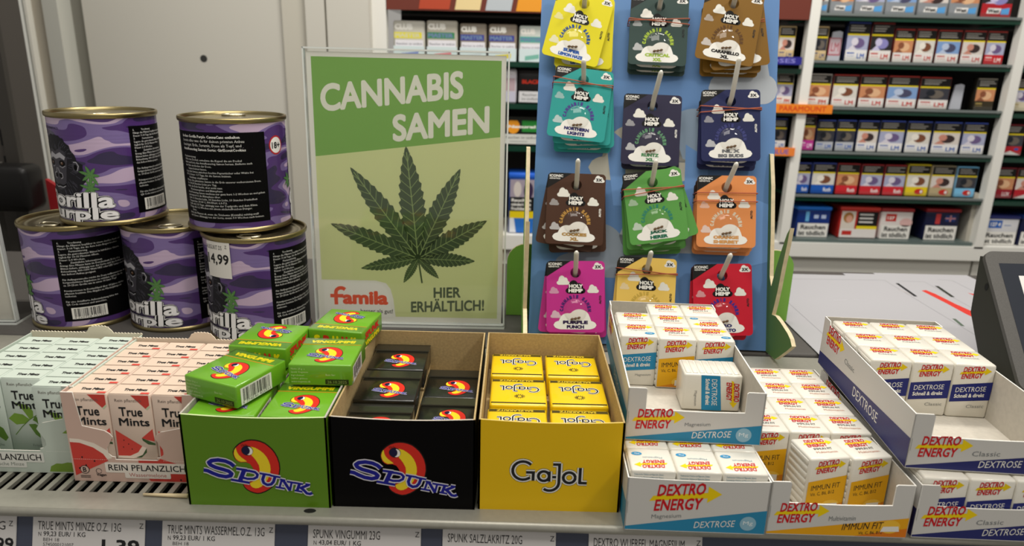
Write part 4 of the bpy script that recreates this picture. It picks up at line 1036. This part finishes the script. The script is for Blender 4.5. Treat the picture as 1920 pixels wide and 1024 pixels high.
# lower classic tray, upper classic tray
D_ = TM(.2710, .4055, 0, -1.5); dex_tray('lower navy and white classic tray at the right end of shelf', D_, 'cla', True, 'Classic', 'DEXTROSE')
for r in range(2):
    for c in range(3):
        put_cube('cla', D_ @ TM(.0168+.0301*c, .0020+.0281*r, .0011, 0), 'dextrose pack in %s row of lower classic tray, %s' % (RW_[r], ('left', 'middle', 'right')[c]), 'packs in the lower classic tray')
C_ = TM(.2643, .4165, .0458, -4.0); dex_tray('upper navy and white classic tray at far right, front half empty', C_, 'cla', True, 'Classic', 'DEXTROSE')
for r in range(3):
    for c in range(3):
        put_cube('cla', C_ @ TM(.0172+.0303*c, .0770+.0285*r, .0011, 0), 'dextrose pack in the %s row of upper classic tray, %s' % (('front', 'middle', 'rear')[r], ('left', 'middle', 'right')[c]), 'packs in the upper classic tray')

# ------------------------------------------------------------------ papers, customer display, dark column
def sheet(x0, x1, y0, y1, z, label, draw):
    m = MB(); m.box((x0, y0, z), (x1, y1, z+.0004), M('adacb0', .7)); F = XY(0, 0, z+.0004); draw(m, F)
    tag(m.build('paper_sheet'), label, 'paper', 'papers on the counter')


GL = M('8c8b90'); RDM = M('d03a30', .5); DKM = M('2b2e26', .5); SHD = M('aeaaaa', .6)  # SHD strokes paint the grey shadow beside the dark marks
def d3(m, F): m.strokes(F, [[(.60, 1.015), (.653, 1.010), (.653, .72)]], .0007, GL, 1); m.poly(F, [(.640, .950), (.648, .945), (.655, .905), (.648, .905)], RDM, 1)
def d2(m, F):
    m.strokes(F, [[(.562, .998), (.605, .998), (.605, .72)]], .0007, GL, 1)
    m.poly(F, [(.577, .954), (.585, .957), (.589, .94), (.592, .90), (.598, .86), (.598, .82), (.588, .815), (.582, .86), (.581, .90)], RDM, 1)
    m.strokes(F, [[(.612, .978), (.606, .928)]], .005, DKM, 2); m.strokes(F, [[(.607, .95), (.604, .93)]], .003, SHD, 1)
    m.txtb(F, 'Gesundheitswarnung siehe', .572, .765, .004, INK, 1); m.txtb(F, 'Packung. 18+ Verkauf', .574, .752, .004, INK, 1)
def d1(m, F):
    m.strokes(F, [[(.364, .70), (.364, .992), (.547, .999), (.547, .72)]], .0007, GL, 1)
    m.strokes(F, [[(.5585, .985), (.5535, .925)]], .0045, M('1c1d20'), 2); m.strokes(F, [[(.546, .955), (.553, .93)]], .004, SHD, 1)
    m.strokes(F, [[(.5545, .838), (.550, .812)]], .004, M('59685a'), 2)
    m.strokes(F, [[(.43, .90), (.45, .903)], [(.46, .905), (.475, .902)]], .001, M('bdbcc2'), 1)


sheet(.55, .693, .70, 1.040, .0002, 'white sheet with red stroke, rightmost of three, underneath', d3)
sheet(.50, .632, .69, 1.032, .0007, 'white sheet with long red swoosh, middle of the three', d2)
sheet(.3345, .5655, .69, 1.020, .0012, 'large white sheet with thin grey border, leftmost and topmost of three', d1)

t = thing('customer_display', 'dark grey tilted customer display screen at the right picture edge', 'screen', (.50, .64, 0))
BEZ = M('585653', .45, .3, noise=.12, scale=900); SIDE = M('33332c', .6)
sl = Vec((0, .7331-.6371, .1166-.0044)); ln = sl.length; sl.normalize()
m = MB(); F = Fr((0, 0, 0), (0, -1, 0), (0, 0, 1))
m.prism(F, [(.003, .0042), (-.0578, .0005), (-.0910, .0483), (-.0955, .110), (-.0900, .110)], .22, SIDE); m.ell(Fr((-.0002, 0, 0), (0, -1, 0), (0, 0, 1)), -.075, .082, .003, .004, BLACK, 1); m.build('housing', t)
m = MB(); F = Fr((-.001, -.0075, .0015), (1, 0, 0), tuple(sl)); m.prism(F, rr(0, 0, .22, ln+.004, .010), .0045, BEZ); m.build('bezel', t)
m = MB(); F2 = Fr(F.p(0, 0, .0002), F.x, F.y); m.rect(F2, .013, .014, .205, ln-.010, M('2b2f38', .15, coat=.5), 1); m.rect(F2, .030, ln-.075, .075, ln-.024, M('e6e4e0', .4), 2); m.ell(F2, .047, ln-.046, .013, .016, M('e6c14a', .4), 3); m.ell(F2, .050, ln-.050, .006, .009, M('5a8a3a', .4), 4); m.build('screen', t)

t = thing('dark_column', 'dark grey slotted metal column at the upper left edge', 'column', (-1.05, 1.35, -.95))
m = MB(); m.box((-.30, 0, 0), (.115, .06, 2.0), M('47433f', .6))
for i in range(14): m.box((.078, -.001, 1.02+i*.05), (.088, .001, 1.05+i*.05), DARKP)
m.build('upright', t)
m = MB(); m.box((.09, -.012, 0), (.115, 0, 2.0), M('3a3733', .6)); m.build('edge_strip', t)
t = thing('card_terminal', 'black rounded machine behind the left tin, beside the column', 'machine', (-.905, 1.28, 0))
m = MB(); m.rbox((-.12, -.03, .012), (.035, .03, .096), .014, M('141313', .4), 3); m.build('housing', t)
m = MB(); m.box((-.09, -.02, -.95), (-.05, .02, .013), M('242220', .5)); m.build('stand_pole', t)
m = MB(); m.box((-.11, -.016, .0955), (-.03, .012, .0975), M('5a5854', .3)); m.build('top_plate', t)
t = thing('red_panel', 'small dark red slanted panel beside the black machine', 'panel', (-.845, 1.30, -.95))
m = MB(); m.prism(Fr((0, 0, .95), (1, 0, 0), (0, 0, 1)), [(-.022, -.95), (.045, -.95), (.045, .022), (-.022, .066)], .01, M('8f1d22', .5)); m.build('board', t); m = MB(); m.box((-.02, .0, 0), (.045, .02, .02), M('3a3733')); m.build('foot', t)

# ------------------------------------------------------------------ tobacco rack
rk = thing('tobacco_rack', 'tall white tobacco rack with dark glass shelves along the back wall', 'shelf rack', (.5, 1.95, -.95))
RW2 = M('e9e8e2', .4); o_ = Vec((.5, 1.95, -.95))
def part(name, a, b, mt, par=rk):
    m = MB(); m.box(tuple(Vec(a)-o_), tuple(Vec(b)-o_), mt); return m.build(name, par)
for a, b in ((-.353, -.312), (.685, .708), (1.186, 1.209)):
    p = part('upright_post', (a, 1.775, -.14), (b, 1.80, 1.1), RW2)
part('bottom_ledge', (-.353, 1.775, -.172), (2.0, 2.02, -.135), RW2)
part('plinth', (-.353, 1.79, -.95), (1.197, 2.0, -.173), M('d2d0c8', .5)); part('plinth', (1.203, 1.79, -.95), (2.0, 2.0, -.173), M('d2d0c8', .5))
part('back_panel', (-.31, 1.99, -.134), (2.0, 2.0, 1.1), M('191513', .7))
part('side_wall', (1.175, 1.80, -.134), (1.186, 1.99, .0), M('b7b2a6', .6))
GLS = M('123a2c', .2, coat=.4); RAIL = M('757c7b', .35)
Zs = [.421, .314, .206, .098, -.011]
for z in Zs:
    part('glass_shelf', (.709, 1.782, z-.016), (1.185, 1.98, z-.006), GLS); part('glass_shelf', (1.21, 1.782, z-.016), (1.9, 1.98, z-.006), GLS)
    part('label_strip', (.709, 1.779, z-.0055), (1.185, 1.786, z), RAIL)
part('glass_shelf', (.709, 1.782, -.136), (1.185, 1.98, -.126), M('5d6a68', .25))
for z in (.297, .198, .095, .421-.0):
    part('glass_shelf', (-.311, 1.782, z-.016), (.684, 1.98, z-.004), GLS)
m = MB(); m.box((-.811, -.174, 1.354), (.184, -.166, 1.51), M('6e352a', .5)); F = XZ(-.5, 1.775-1.95, .95)
for x0, x1, c in ((-.235, -.155, 'b5492f'), (-.150, -.083, 'e8d19a'), (-.078, -.010, 'b9c0c6'), (-.006, .060, 'e89a2c')): m.poly(F, [(x0, .407), (x1-.008, .407), (x1, .45), (x0+.008, .45)], M(c, .5), 1)
m.txt(F, 'MC', .125, .412, .040, .016, M('b08a5a'), 1); m.build('header_sign', rk)


def rack_tag(x0, x1, z0, z1, c, s_, tc, lab):
    m = MB(); m.box((x0, 1.768, z0), (x1, 1.7745, z1), M(c, .5)); m.txt(XZ(0, 1.768, 0), s_, x0+.02, z0+.004, x1-x0-.035, z1-z0-.008, M(tc, .5), 1, .02); tag(m.build('shelf_tag'), lab, 'shelf label')


rack_tag(.618, .767, .190, .211, 'f08a2a', 'PARAMOUNT', 'd8481c', 'long orange shelf label with red capitals across the tobacco rack post')
rack_tag(.615, .690, .086, .106, 'f0863a', 'BLUE', '6a62b0', 'short orange shelf label with violet letters reading BLUE')
rack_tag(.560, .677, .302, .320, '2c2a8c', 'MOSES', '8a86d0', 'violet shelf label at left of the tobacco rack post')


def cig(w_, h, d, side, cap, low, mark, mtext, pic, name='cigarette_pack', lowh=.27, style=0):
    t = thing(name, '', 'cigarette pack'); m = MB()
    m.rbox((0, 0, 0), (w_, d, h), .0015, M(side, .4), 1); F = XZ(0, -.0001, 0); e = .0018
    rnd = random.Random(len(mtext)*7+int(h*1e4)+int(w_*1e4))
    m.rect(F, e, h*.70, w_-e, h*.955, M('171412', .45), 1); m.rect(F, e, h*.955, w_-e, h-.0006, M(cap, .4), 1)
    for i in range(3):
        m.rect(F, w_*.12, h*(.885-.06*i), w_*rnd.uniform(.6, .92), h*(.915-.06*i), M('a5a19a'), 2)
    m.rect(F, e, h*.655, w_-e, h*.70, M('e6d01c', .4), 1)
    bg, c1, c2 = pic; m.rect(F, e, h*lowh, w_-e, h*.655, M(bg, .5), 1)
    m.ell(F, w_*.55, h*.46, w_*.26, h*.13, M(c1, .5), 2); m.ell(F, w_*.38, h*.50, w_*.15, h*.10, M(c2, .5), 3); m.poly(F, [(w_*.1, h*lowh), (w_*.5, h*lowh), (w_*.3, h*.42)], M(c2, .5), 3)
    m.rect(F, e, .0008, w_-e, h*lowh, M(low, .4), 1)
    if mtext: m.txt(F, mtext, w_*.55, h*.07, w_*.32, h*.13, M(mark, .4), 2, .03)
    if style == 0:
        m.rect(F, w_*.1, h*.19, w_*.42, h*.225, M(mark, .4), 2); m.rect(F, w_*.1, h*.13, w_*.45, h*.14, M(mark, .4), 2)
    if style == 1:
        m.poly(F, [(w_*.2, h*.10), (w_*.62, h*.10), (w_*.66, h*.24), (w_*.24, h*.24)], M('e8e6e4'), 2); m.txt(F, 'West', w_*.24, h*.12, w_*.37, h*.10, INK, 3, .04); m.poly(F, [(w_*.66, h*.08), (w_*.92, h*.08), (w_*.92, h*.26), (w_*.66, h*.22)], M('5aa0dc', .4), 2)
    if style == 2: m.poly(F, [(w_*.0+e, h*.01), (w_-e, h*.01), (w_*.5, h*.14)], M('e8e6e4'), 2); m.ell(F, w_*.75, h*.2, w_*.1, h*.04, M('2c56a8'), 3)
    if style == 3: m.ell(F, w_*.62, h*.14, w_*.2, h*.09, M('c8281e', .4), 2); m.ell(F, w_*.72, h*.14, w_*.06, h*.05, M('e8e6e4', .4), 3)
    m.build('printed_pack', t)
    m = MB(); m.box((.0006, -.0012, .0002), (w_-.0006, -.0008, h*.12), ACR); m.build('clear_pusher', t)
    return t


PIC = [('a8acc8', '6b5a86', 'd9d4e0'), ('c98a62', 'e0b48c', '8a5238'), ('2a2628', '8a86c0', 'c9c2e0'), ('d8d4cc', '7a4a34', 'ece6dc'), ('7fa0d0', '4a4a66', 'b8c6e0'), ('d8cfc8', '3a2c2c', 'c98a78'), ('3a3a42', '6a625a', '20242c')]
RED, BLU2 = 'c03028', '3a62b0'
R1 = [(.62, .67, .076, 'grey', 1), (.689, .735, .076, 'grey', 3), (.738, .795, .077, 'grey', 1), (.796, .868, .079, 'grey', 0), (.869, .943, .081, 'grey', 4), (.946, 1.018, .082, 'grey', 5), (1.02, 1.091, .084, 'grey', 1), (1.095, 1.17, .086, 'greyred', 2)]
R2 = [(.627, .668, .077, 'tan', 5), (.710, .746, .078, 'tan', 6), (.789, .845, .090, 'lmblue', 0), (.847, .902, .090, 'lmred', 2), (.904, .953, .077, 'lmred', 1), (.955, 1.005, .078, 'lmred', 3), (1.007, 1.066, .077, 'lmred', 4), (1.068, 1.124, .077, 'lmred', 5), (1.125, 1.174, .077, 'lmallred', 0), (1.211, 1.268, .076, 'redtri', 6)]
R3 = [(.635, .678, .076, 'orangew', 0), (.710, .770, .077, 'orangew', 1), (.773, .837, .077, 'lmred', 3), (.839, .905, .077, 'lmred', 1), (.907, .984, .077, 'lmred', 4), (.986, 1.062, .076, 'lmred', 6), (1.124, 1.174, .076, 'gold', 1), (1.211, 1.268, .076, 'goldw', 0)]
R4 = [(.640, .677, .077, 'lmblue', 6), (.710, .748, .086, 'pink', 1), (.750, .797, .076, 'lmsilver', 6), (.799, .848, .077, 'lmsilver', 6), (.851, .905, .077, 'lmblue', 5), (.906, .970, .078, 'lmblue', 0), (.973, 1.036, .078, 'lmblue', 3), (1.039, 1.110, .078, 'lmblue', 5), (1.113, 1.174, .078, 'lmblue', 0), (1.211, 1.269, .076, 'redtri', 6)]
R5 = [(.710, .752, .078, 'rothblue', 0), (.754, .815, .079, 'rothblue', 3), (.817, .875, .079, 'rothred', 1), (.878, .935, .078, 'rothred', 0), (.937, .993, .078, 'rothred', 0), (.995, 1.054, .081, 'yellowdot', 3), (1.056, 1.117, .079, 'tandot', 5), (1.120, 1.174, .078, 'skydot', 6), (1.211, 1.270, .078, 'darkred', 1), (1.272, 1.333, .078, 'redtri', 5)]
ST = {'grey': ('8e9296', '8e9296', '8b8f94', 'd8d8d8', '', 1, 'grey cigarette pack with white name band'), 'greyred': ('2a2422', '2a2422', 'b0222a', 'd8d8d8', '', 1, 'red and black cigarette pack with white name band'),
      'tan': ('c9ad78', 'b9a070', 'd6bd90', '3a4a7a', 'LM', 0, 'tan cigarette pack'), 'lmblue': ('20284a', '3a52b0', 'e6e4e4', BLU2, 'LM', 0, 'white and blue cigarette pack'), 'lmsilver': ('20284a', '3a52b0', 'b9bcc4', BLU2, 'LM', 0, 'silver and blue cigarette pack'),
      'lmred': ('5a201c', 'a03028', 'e6e1de', RED, 'LM', 0, 'white and red cigarette pack'), 'lmallred': ('5a201c', 'a03028', 'c8202a', 'f0d8d4', 'LM', 0, 'solid red cigarette pack'), 'redtri': ('6a1a20', '7a1c24', 'b8202c', 'e8e6e4', '', 2, 'red cigarette pack with white peak'),
      'orangew': ('bdb8b2', '9a948c', 'e8e2dc', 'c0402c', 'PM', 0, 'white cigarette pack with orange mark'), 'gold': ('2a2620', '8a8478', '3a3222', 'b09a5a', '', 0, 'black and gold cigarette pack'), 'goldw': ('3a342c', '8a8478', 'd9cfb4', 'b09a4a', '', 0, 'cream and gold cigarette pack'), 'pink': ('5a2a4a', '7a3050', 'c83a9c', 'f0d8ec', 'LM', 0, 'pink cigarette pack'),
      'rothblue': ('2a3a7a', '3a4a9a', '1f5ab8', 'e6e8f0', 'Roth', 4, 'blue cigarette pack'), 'rothred': ('7a2024', '9a2a2c', 'd02a34', 'f4e4e4', 'Roth', 4, 'red cigarette pack'), 'yellowdot': ('c9b43a', 'ead01c', 'e8cc1c', '3a2a1a', '', 3, 'yellow cigarette pack with red dot'), 'tandot': ('a5977a', '8a7e66', 'b9a882', '3a2a1a', '', 3, 'beige cigarette pack with red dot'), 'skydot': ('7aa8c8', '6ab4e0', '7cc0e8', '3a2a1a', '', 3, 'sky blue cigarette pack with red dot'), 'darkred': ('6a1a24', '7a1c28', '9a1c2c', 'e8d8d8', 'LUX', 4, 'dark red cigarette pack')}
SHN = ['top', 'second', 'third', 'fourth', 'fifth']
for ri, (row, z) in enumerate(zip((R1, R2, R3, R4, R5), Zs)):
    for i, (a, b, h, sk, pi_) in enumerate(row):
        side, cap, low, mark, mt, sty, look = ST[sk]
        c = cig(b-a-.0008, h, .022, side, cap, low, mark, mt, PIC[pi_], lowh=.36 if sk.startswith('grey') else .29, style=sty)
        if sk.startswith('grey'): c['name_band'] = 1; del c['name_band']
        c.location = (a, 1.80, z); pos = 'left of middle post' if b < .684 else ('beyond right post' if a > 1.2 else None)
        c['label'] = '%s, %s, %s rack shelf' % (look, pos + (' at the picture edge' if a > 1.27 else '') if pos else ORD[i-(1 if row[0][1] < .684 else 0)] + ' after middle post', SHN[ri]); c['group'] = 'cigarette packs on the rack'
# empty pusher slots
for x0, x1, z, h, lab in ((.749, .787, .314, .066, 'empty clear pusher with red printed card on second tobacco shelf'), (1.068, 1.104, .206, .058, 'empty grey pusher slot on third tobacco shelf')):
    t = thing('pack_pusher', lab, 'shelf pusher', (x0, 1.81, z)); m = MB(); m.prism(XZ(0, 0, 0), [(.004, 0), (x1-x0-.004, 0), (x1-x0-.004, h), (x1-x0-.012, h+.003), (.010, h)], .004, M('b9bcc6', .35))
    if x0 < 1: m.rect(XZ(), .004, .012, x1-x0-.005, h*.8, M('b04a58', .5), 1); m.rect(XZ(), .006, .015, x1-x0-.007, h*.77, M('c9b4bc', .5), 2); m.txt(XZ(), 'LM', .010, .022, .018, .02, M('b03a4a'), 3)
    m.build('pusher_face', t); m = MB(); m.box((0, 0, 0), (.003, .1, .012), ACR); m.build('divider', t)
t = thing('divider_rack', 'row of thin black dividers on third tobacco shelf', 'shelf divider', (1.108, 1.83, .206))
for i in range(4): m = MB(); m.box((i*.0035, 0, 0), (i*.0035+.0015, .08, .03+.004*i), M('1a1a1c', .3)); m.build('divider', t)


def carton_box(x0, x1, z, h, depth, body, top, lines, lab, draw=None, rz=0):
    t = thing('tobacco_tub', lab, 'tobacco tub', (x0, 1.80, z), rz); w_ = x1-x0; m = MB()
    m.rbox((0, 0, 0), (w_, depth, h*.9), .004, M(body, .4), 2); F = XZ(0, -.0002, 0)
    if lines: m.rect(F, .004, .001, w_-.003, h*.46, M('e8e6e0', .5), 1); m.txt(F, 'Rauchen', .012, h*.26, w_-.022, h*.15, INK, 2, .03); m.txt(F, 'ist tödlich', .008, h*.06, w_-.018, h*.15, INK, 2, .03)
    if draw: draw(m, F, w_, h)
    m.build('tub_body', t); m = MB(); m.rbox((-.0015, -.0015, h*.88), (w_+.0015, depth+.0015, h), .003, M(top, .4), 2); m.build('tub_lid', t)
    return t


zb = -.1255
def t1(m, F, w_, h):
    m.rect(F, w_*.25, h*.52, w_*.36, h*.84, M('6ab0e0'), 1)
    for a in (.5, .72): m.rect(F, w_*a, h*.62, w_*(a+.14), h*.74, M('b8c8e8'), 1)
carton_box(.732, .818, zb, .080, .10, '12307a', '1f6fd0', True, 'blue tobacco tub with white warning label at left of the bottom rack shelf', t1)
def t2(m, F, w_, h):
    m.rect(F, .004, .002, w_-.003, h*.30, M('e6e0dc'), 1); m.rect(F, .004, h*.30, w_*.40, h*.86, M('d9cfc4'), 1); m.ell(F, w_*.22, h*.66, w_*.13, h*.17, M('a5743c'), 2); m.ell(F, w_*.24, h*.62, w_*.08, h*.12, M('d8a088'), 3)
    m.rect(F, w_*.45, h*.40, w_-.003, h*.86, M('141214'), 1); m.rect(F, w_*.45, h*.30, w_-.003, h*.40, M('e6d01c'), 1)
    for i in range(3): m.rect(F, w_*.5, h*(.74-.12*i), w_*.85, h*(.79-.12*i), M('d8d6d2'), 2)
    m.rect(F, w_*.1, h*.1, w_*.35, h*.24, M(RED), 2)
carton_box(.842, .943, zb, .082, .10, 'b02a24', 'c83a30', False, 'red tobacco tub with photo and black warning panel on bottom rack shelf', t2)
carton_box(.948, 1.030, zb, .081, .10, 'd8d0cc', '9a2a2a', True, 'white tobacco tub with red logo patch on the bottom rack shelf', lambda m, F, w_, h: (m.rect(F, w_*.15, h*.58, w_*.48, h*.82, M(RED), 1), m.txt(F, '127', w_*.2, h*.64, w_*.22, h*.1, WHITE, 2, .03), m.ell(F, w_*.8, h*.55, w_*.2, h*.14, M('d8b0ac'), 1)))
def t4(m, F, w_, h):
    m.rect(F, w_*.3, h*.52, w_*.44, h*.84, M('c03a3a'), 1)
    m.rect(F, w_*.58, h*.6, w_*.88, h*.80, M('20306a'), 1); m.rect(F, w_*.58, h*.68, w_*.88, h*.72, M('c8c0c8'), 2); m.rect(F, w_*.71, h*.6, w_*.75, h*.80, M('c8c0c8'), 2); m.rect(F, w_*.58, h*.69, w_*.88, h*.71, M(RED), 3); m.rect(F, w_*.72, h*.6, w_*.74, h*.80, M(RED), 3)
carton_box(1.062, 1.150, zb, .083, .10, '141838', '8a1c22', True, 'navy tobacco tub with red lid on the bottom rack shelf', t4)
zc = -.1345
carton_box(1.214, 1.306, zc, .078, .10, 'd6d6da', '2a3070', True, 'white tobacco tub with blue number patch, right of the far right post', lambda m, F, w_, h: (m.rect(F, w_*.15, h*.58, w_*.52, h*.84, M('2a62b8'), 1), m.txt(F, '127 4', w_*.2, h*.64, w_*.28, h*.13, WHITE, 2, .03), m.rect(F, w_*.58, h*.66, w_*.78, h*.69, M('8a9ac0'), 1)))
carton_box(1.312, 1.395, zc, .080, .10, '14183a', '1c3a80', True, 'navy tobacco tub at the very right edge of rack')

# left section: flat tins and boxes
ZA = .2935
for i, (a, b, h, c, band, lab) in enumerate(((-.300, -.222, .088, 'c9c6ba', 'e6dc3a', 'yellow'), (-.220, -.143, .090, 'b5b0a2', '3f8a5c', 'green'), (-.140, -.073, .085, '8a8072', '3a3c96', 'violet'), (-.071, .0, .085, '8a7e70', '3a3c96', 'violet'), (.003, .066, .083, 'c9cfc8', '4aa898', 'turquoise'))):
    t = thing('cigarillo_tin', 'cigarillo tin with white and %s name band, %s from left on the upper left shelf' % (band and lab, ORD[i]), 'tin box', (a, 1.80, ZA), 0, 'cigarillo tins on the upper left shelf'); w_ = b-a-.002
    m = MB(); F = XZ(0, -.0001, 0); m.rbox((0, 0, 0), (w_, .015, h), .005, M(c, .4), 2); m.txt(F, 'CLUB', .003, h*.76, w_*.58, h*.16, WHITE, 2, .09); m.rect(F, .002, h*.54, w_*.9, h*.70, M(band, .4), 1); m.txt(F, 'MASTER', .004, h*.565, w_*.8, h*.11, M('d8d4a8') if i == 0 else M('6f86a8'), 2, .05)
    m.rect(F, .004, .002, w_-.004, h*.50, M('e6e4ea', .5), 1); m.txt(F, 'Rauchen ist tödlich', .007, h*.37, w_-.014, h*.06, M('8a8890'), 2, .02); m.rect(F, .010, h*.30, w_-.012, h*.325, M('b0aeb6'), 2); m.build('tin_body', t)
    m = MB(); m.box((.001, -.006, 0), (w_-.001, -.0045, .030), M('d5e4e6', .25)); m.poly(XZ(0, -.0061, 0), [(w_*.25, .003), (w_*.8, .008), (w_*.8, .018), (w_*.25, .013)], M(['7a8ac8', 'd87a80', 'c8d4d8', 'e0d040', '7ab8a8'][i], .5), 1); m.build('price_sticker', t)
t = thing('tobacco_tin', 'pale lilac tin behind the poster edge, upper left rack', 'tin box', (-.040, 1.80, .194)); m = MB(); m.rbox((0, 0, 0), (.040, .015, .082), .005, M('d2ced6', .4), 2); m.rect(XZ(0, -.0001, 0), .012, .03, .036, .06, M('b8a0a8', .5), 1); m.rect(XZ(0, -.0001, 0), .004, .004, .037, .028, M('c4c2d4', .5), 1); m.build('tin_body', t); m = MB(); m.rbox((.001, -.0008, .066), (.039, .0155, .0825), .003, M('dedbe0', .4), 1); m.build('tin_lid', t)
t = thing('tobacco_tin', 'black tin with red lettering beside the blue board', 'tin box', (.003, 1.80, .194)); m = MB(); F = XZ(0, -.0001, 0); m.rbox((0, 0, 0), (.062, .015, .082), .005, M('161414', .4), 2); m.txt(F, 'BLACK', .010, .048, .044, .010, M('c0301c'), 2, .06); m.rect(F, .003, .004, .060, .030, M('d6d5d8', .5), 1); m.txt(F, 'Rauchen', .012, .019, .035, .006, INK, 2); m.txt(F, 'ist tödlich', .010, .009, .04, .006, INK, 2); m.build('tin_body', t); m = MB(); m.rbox((.001, -.0006, .070), (.061, .0155, .0825), .003, M('24201f', .4), 1); m.build('tin_lid', t)
t = thing('tobacco_pouch', 'black and green tobacco pack with orange sun disc', 'tobacco pack', (-.030, 1.80, .0916)); m = MB(); F = XZ(0, -.0001, 0); m.rbox((0, 0, 0), (.09, .015, .070), .004, M('181818', .4), 2); m.rect(F, .046, .034, .088, .066, M('2f8a3a', .4), 1); m.ell(F, .024, .047, .016, .018, M('f2a02c', .4), 2); m.txt(F, 'Natural', .010, .043, .07, .007, WHITE, 3, .05); m.rect(F, .003, .004, .088, .028, M('d8d8d2', .5), 1); m.txt(F, 'Rauchen ist tödlich', .006, .017, .078, .006, INK, 2); m.rect(F, .015, .009, .06, .011, M('a0a09a'), 2); m.build('pouch_body', t); m = MB(); m.box((.001, -.001, .062), (.089, .016, .0705), M('20221e', .4)); m.build('flap', t)
t = thing('tobacco_box', 'tall blue and white tobacco box alone on the lowest left shelf', 'tobacco box', (-.013, 1.80, -.1345)); m = MB(); F = XZ(0, -.0001, 0); m.rbox((0, 0, 0), (.068, .08, .150), .003, M('2a4a90', .4), 1); m.rect(F, .003, .095, .066, .140, M('a59aa8', .5), 1); m.ell(F, .022, .115, .010, .020, M('d8cfc8', .5), 2); m.ell(F, .050, .112, .012, .022, M('3a2a4a', .5), 2); m.rect(F, .003, .058, .066, .095, M('141416', .5), 1)
for i, s_ in enumerate(('Rauchen', 'mindert Ihre', 'Fruchtbarkeit')): m.txt(F, s_, .007, .083-i*.011, .05, .008, TEXTW, 2, .04)
m.rect(F, .003, .040, .066, .058, M('e6cc1c', .4), 1); m.rect(F, .003, .002, .066, .040, M('2f6fc4', .4), 1); m.poly(F, [(.003, .002), (.020, .002), (.014, .040), (.003, .040)], M('e0e2e8', .4), 2); m.build('box_body', t); m = MB(); m.rbox((-.001, -.001, .142), (.069, .081, .157), .002, M('2a66d8', .4), 1); m.build('box_lid', t)
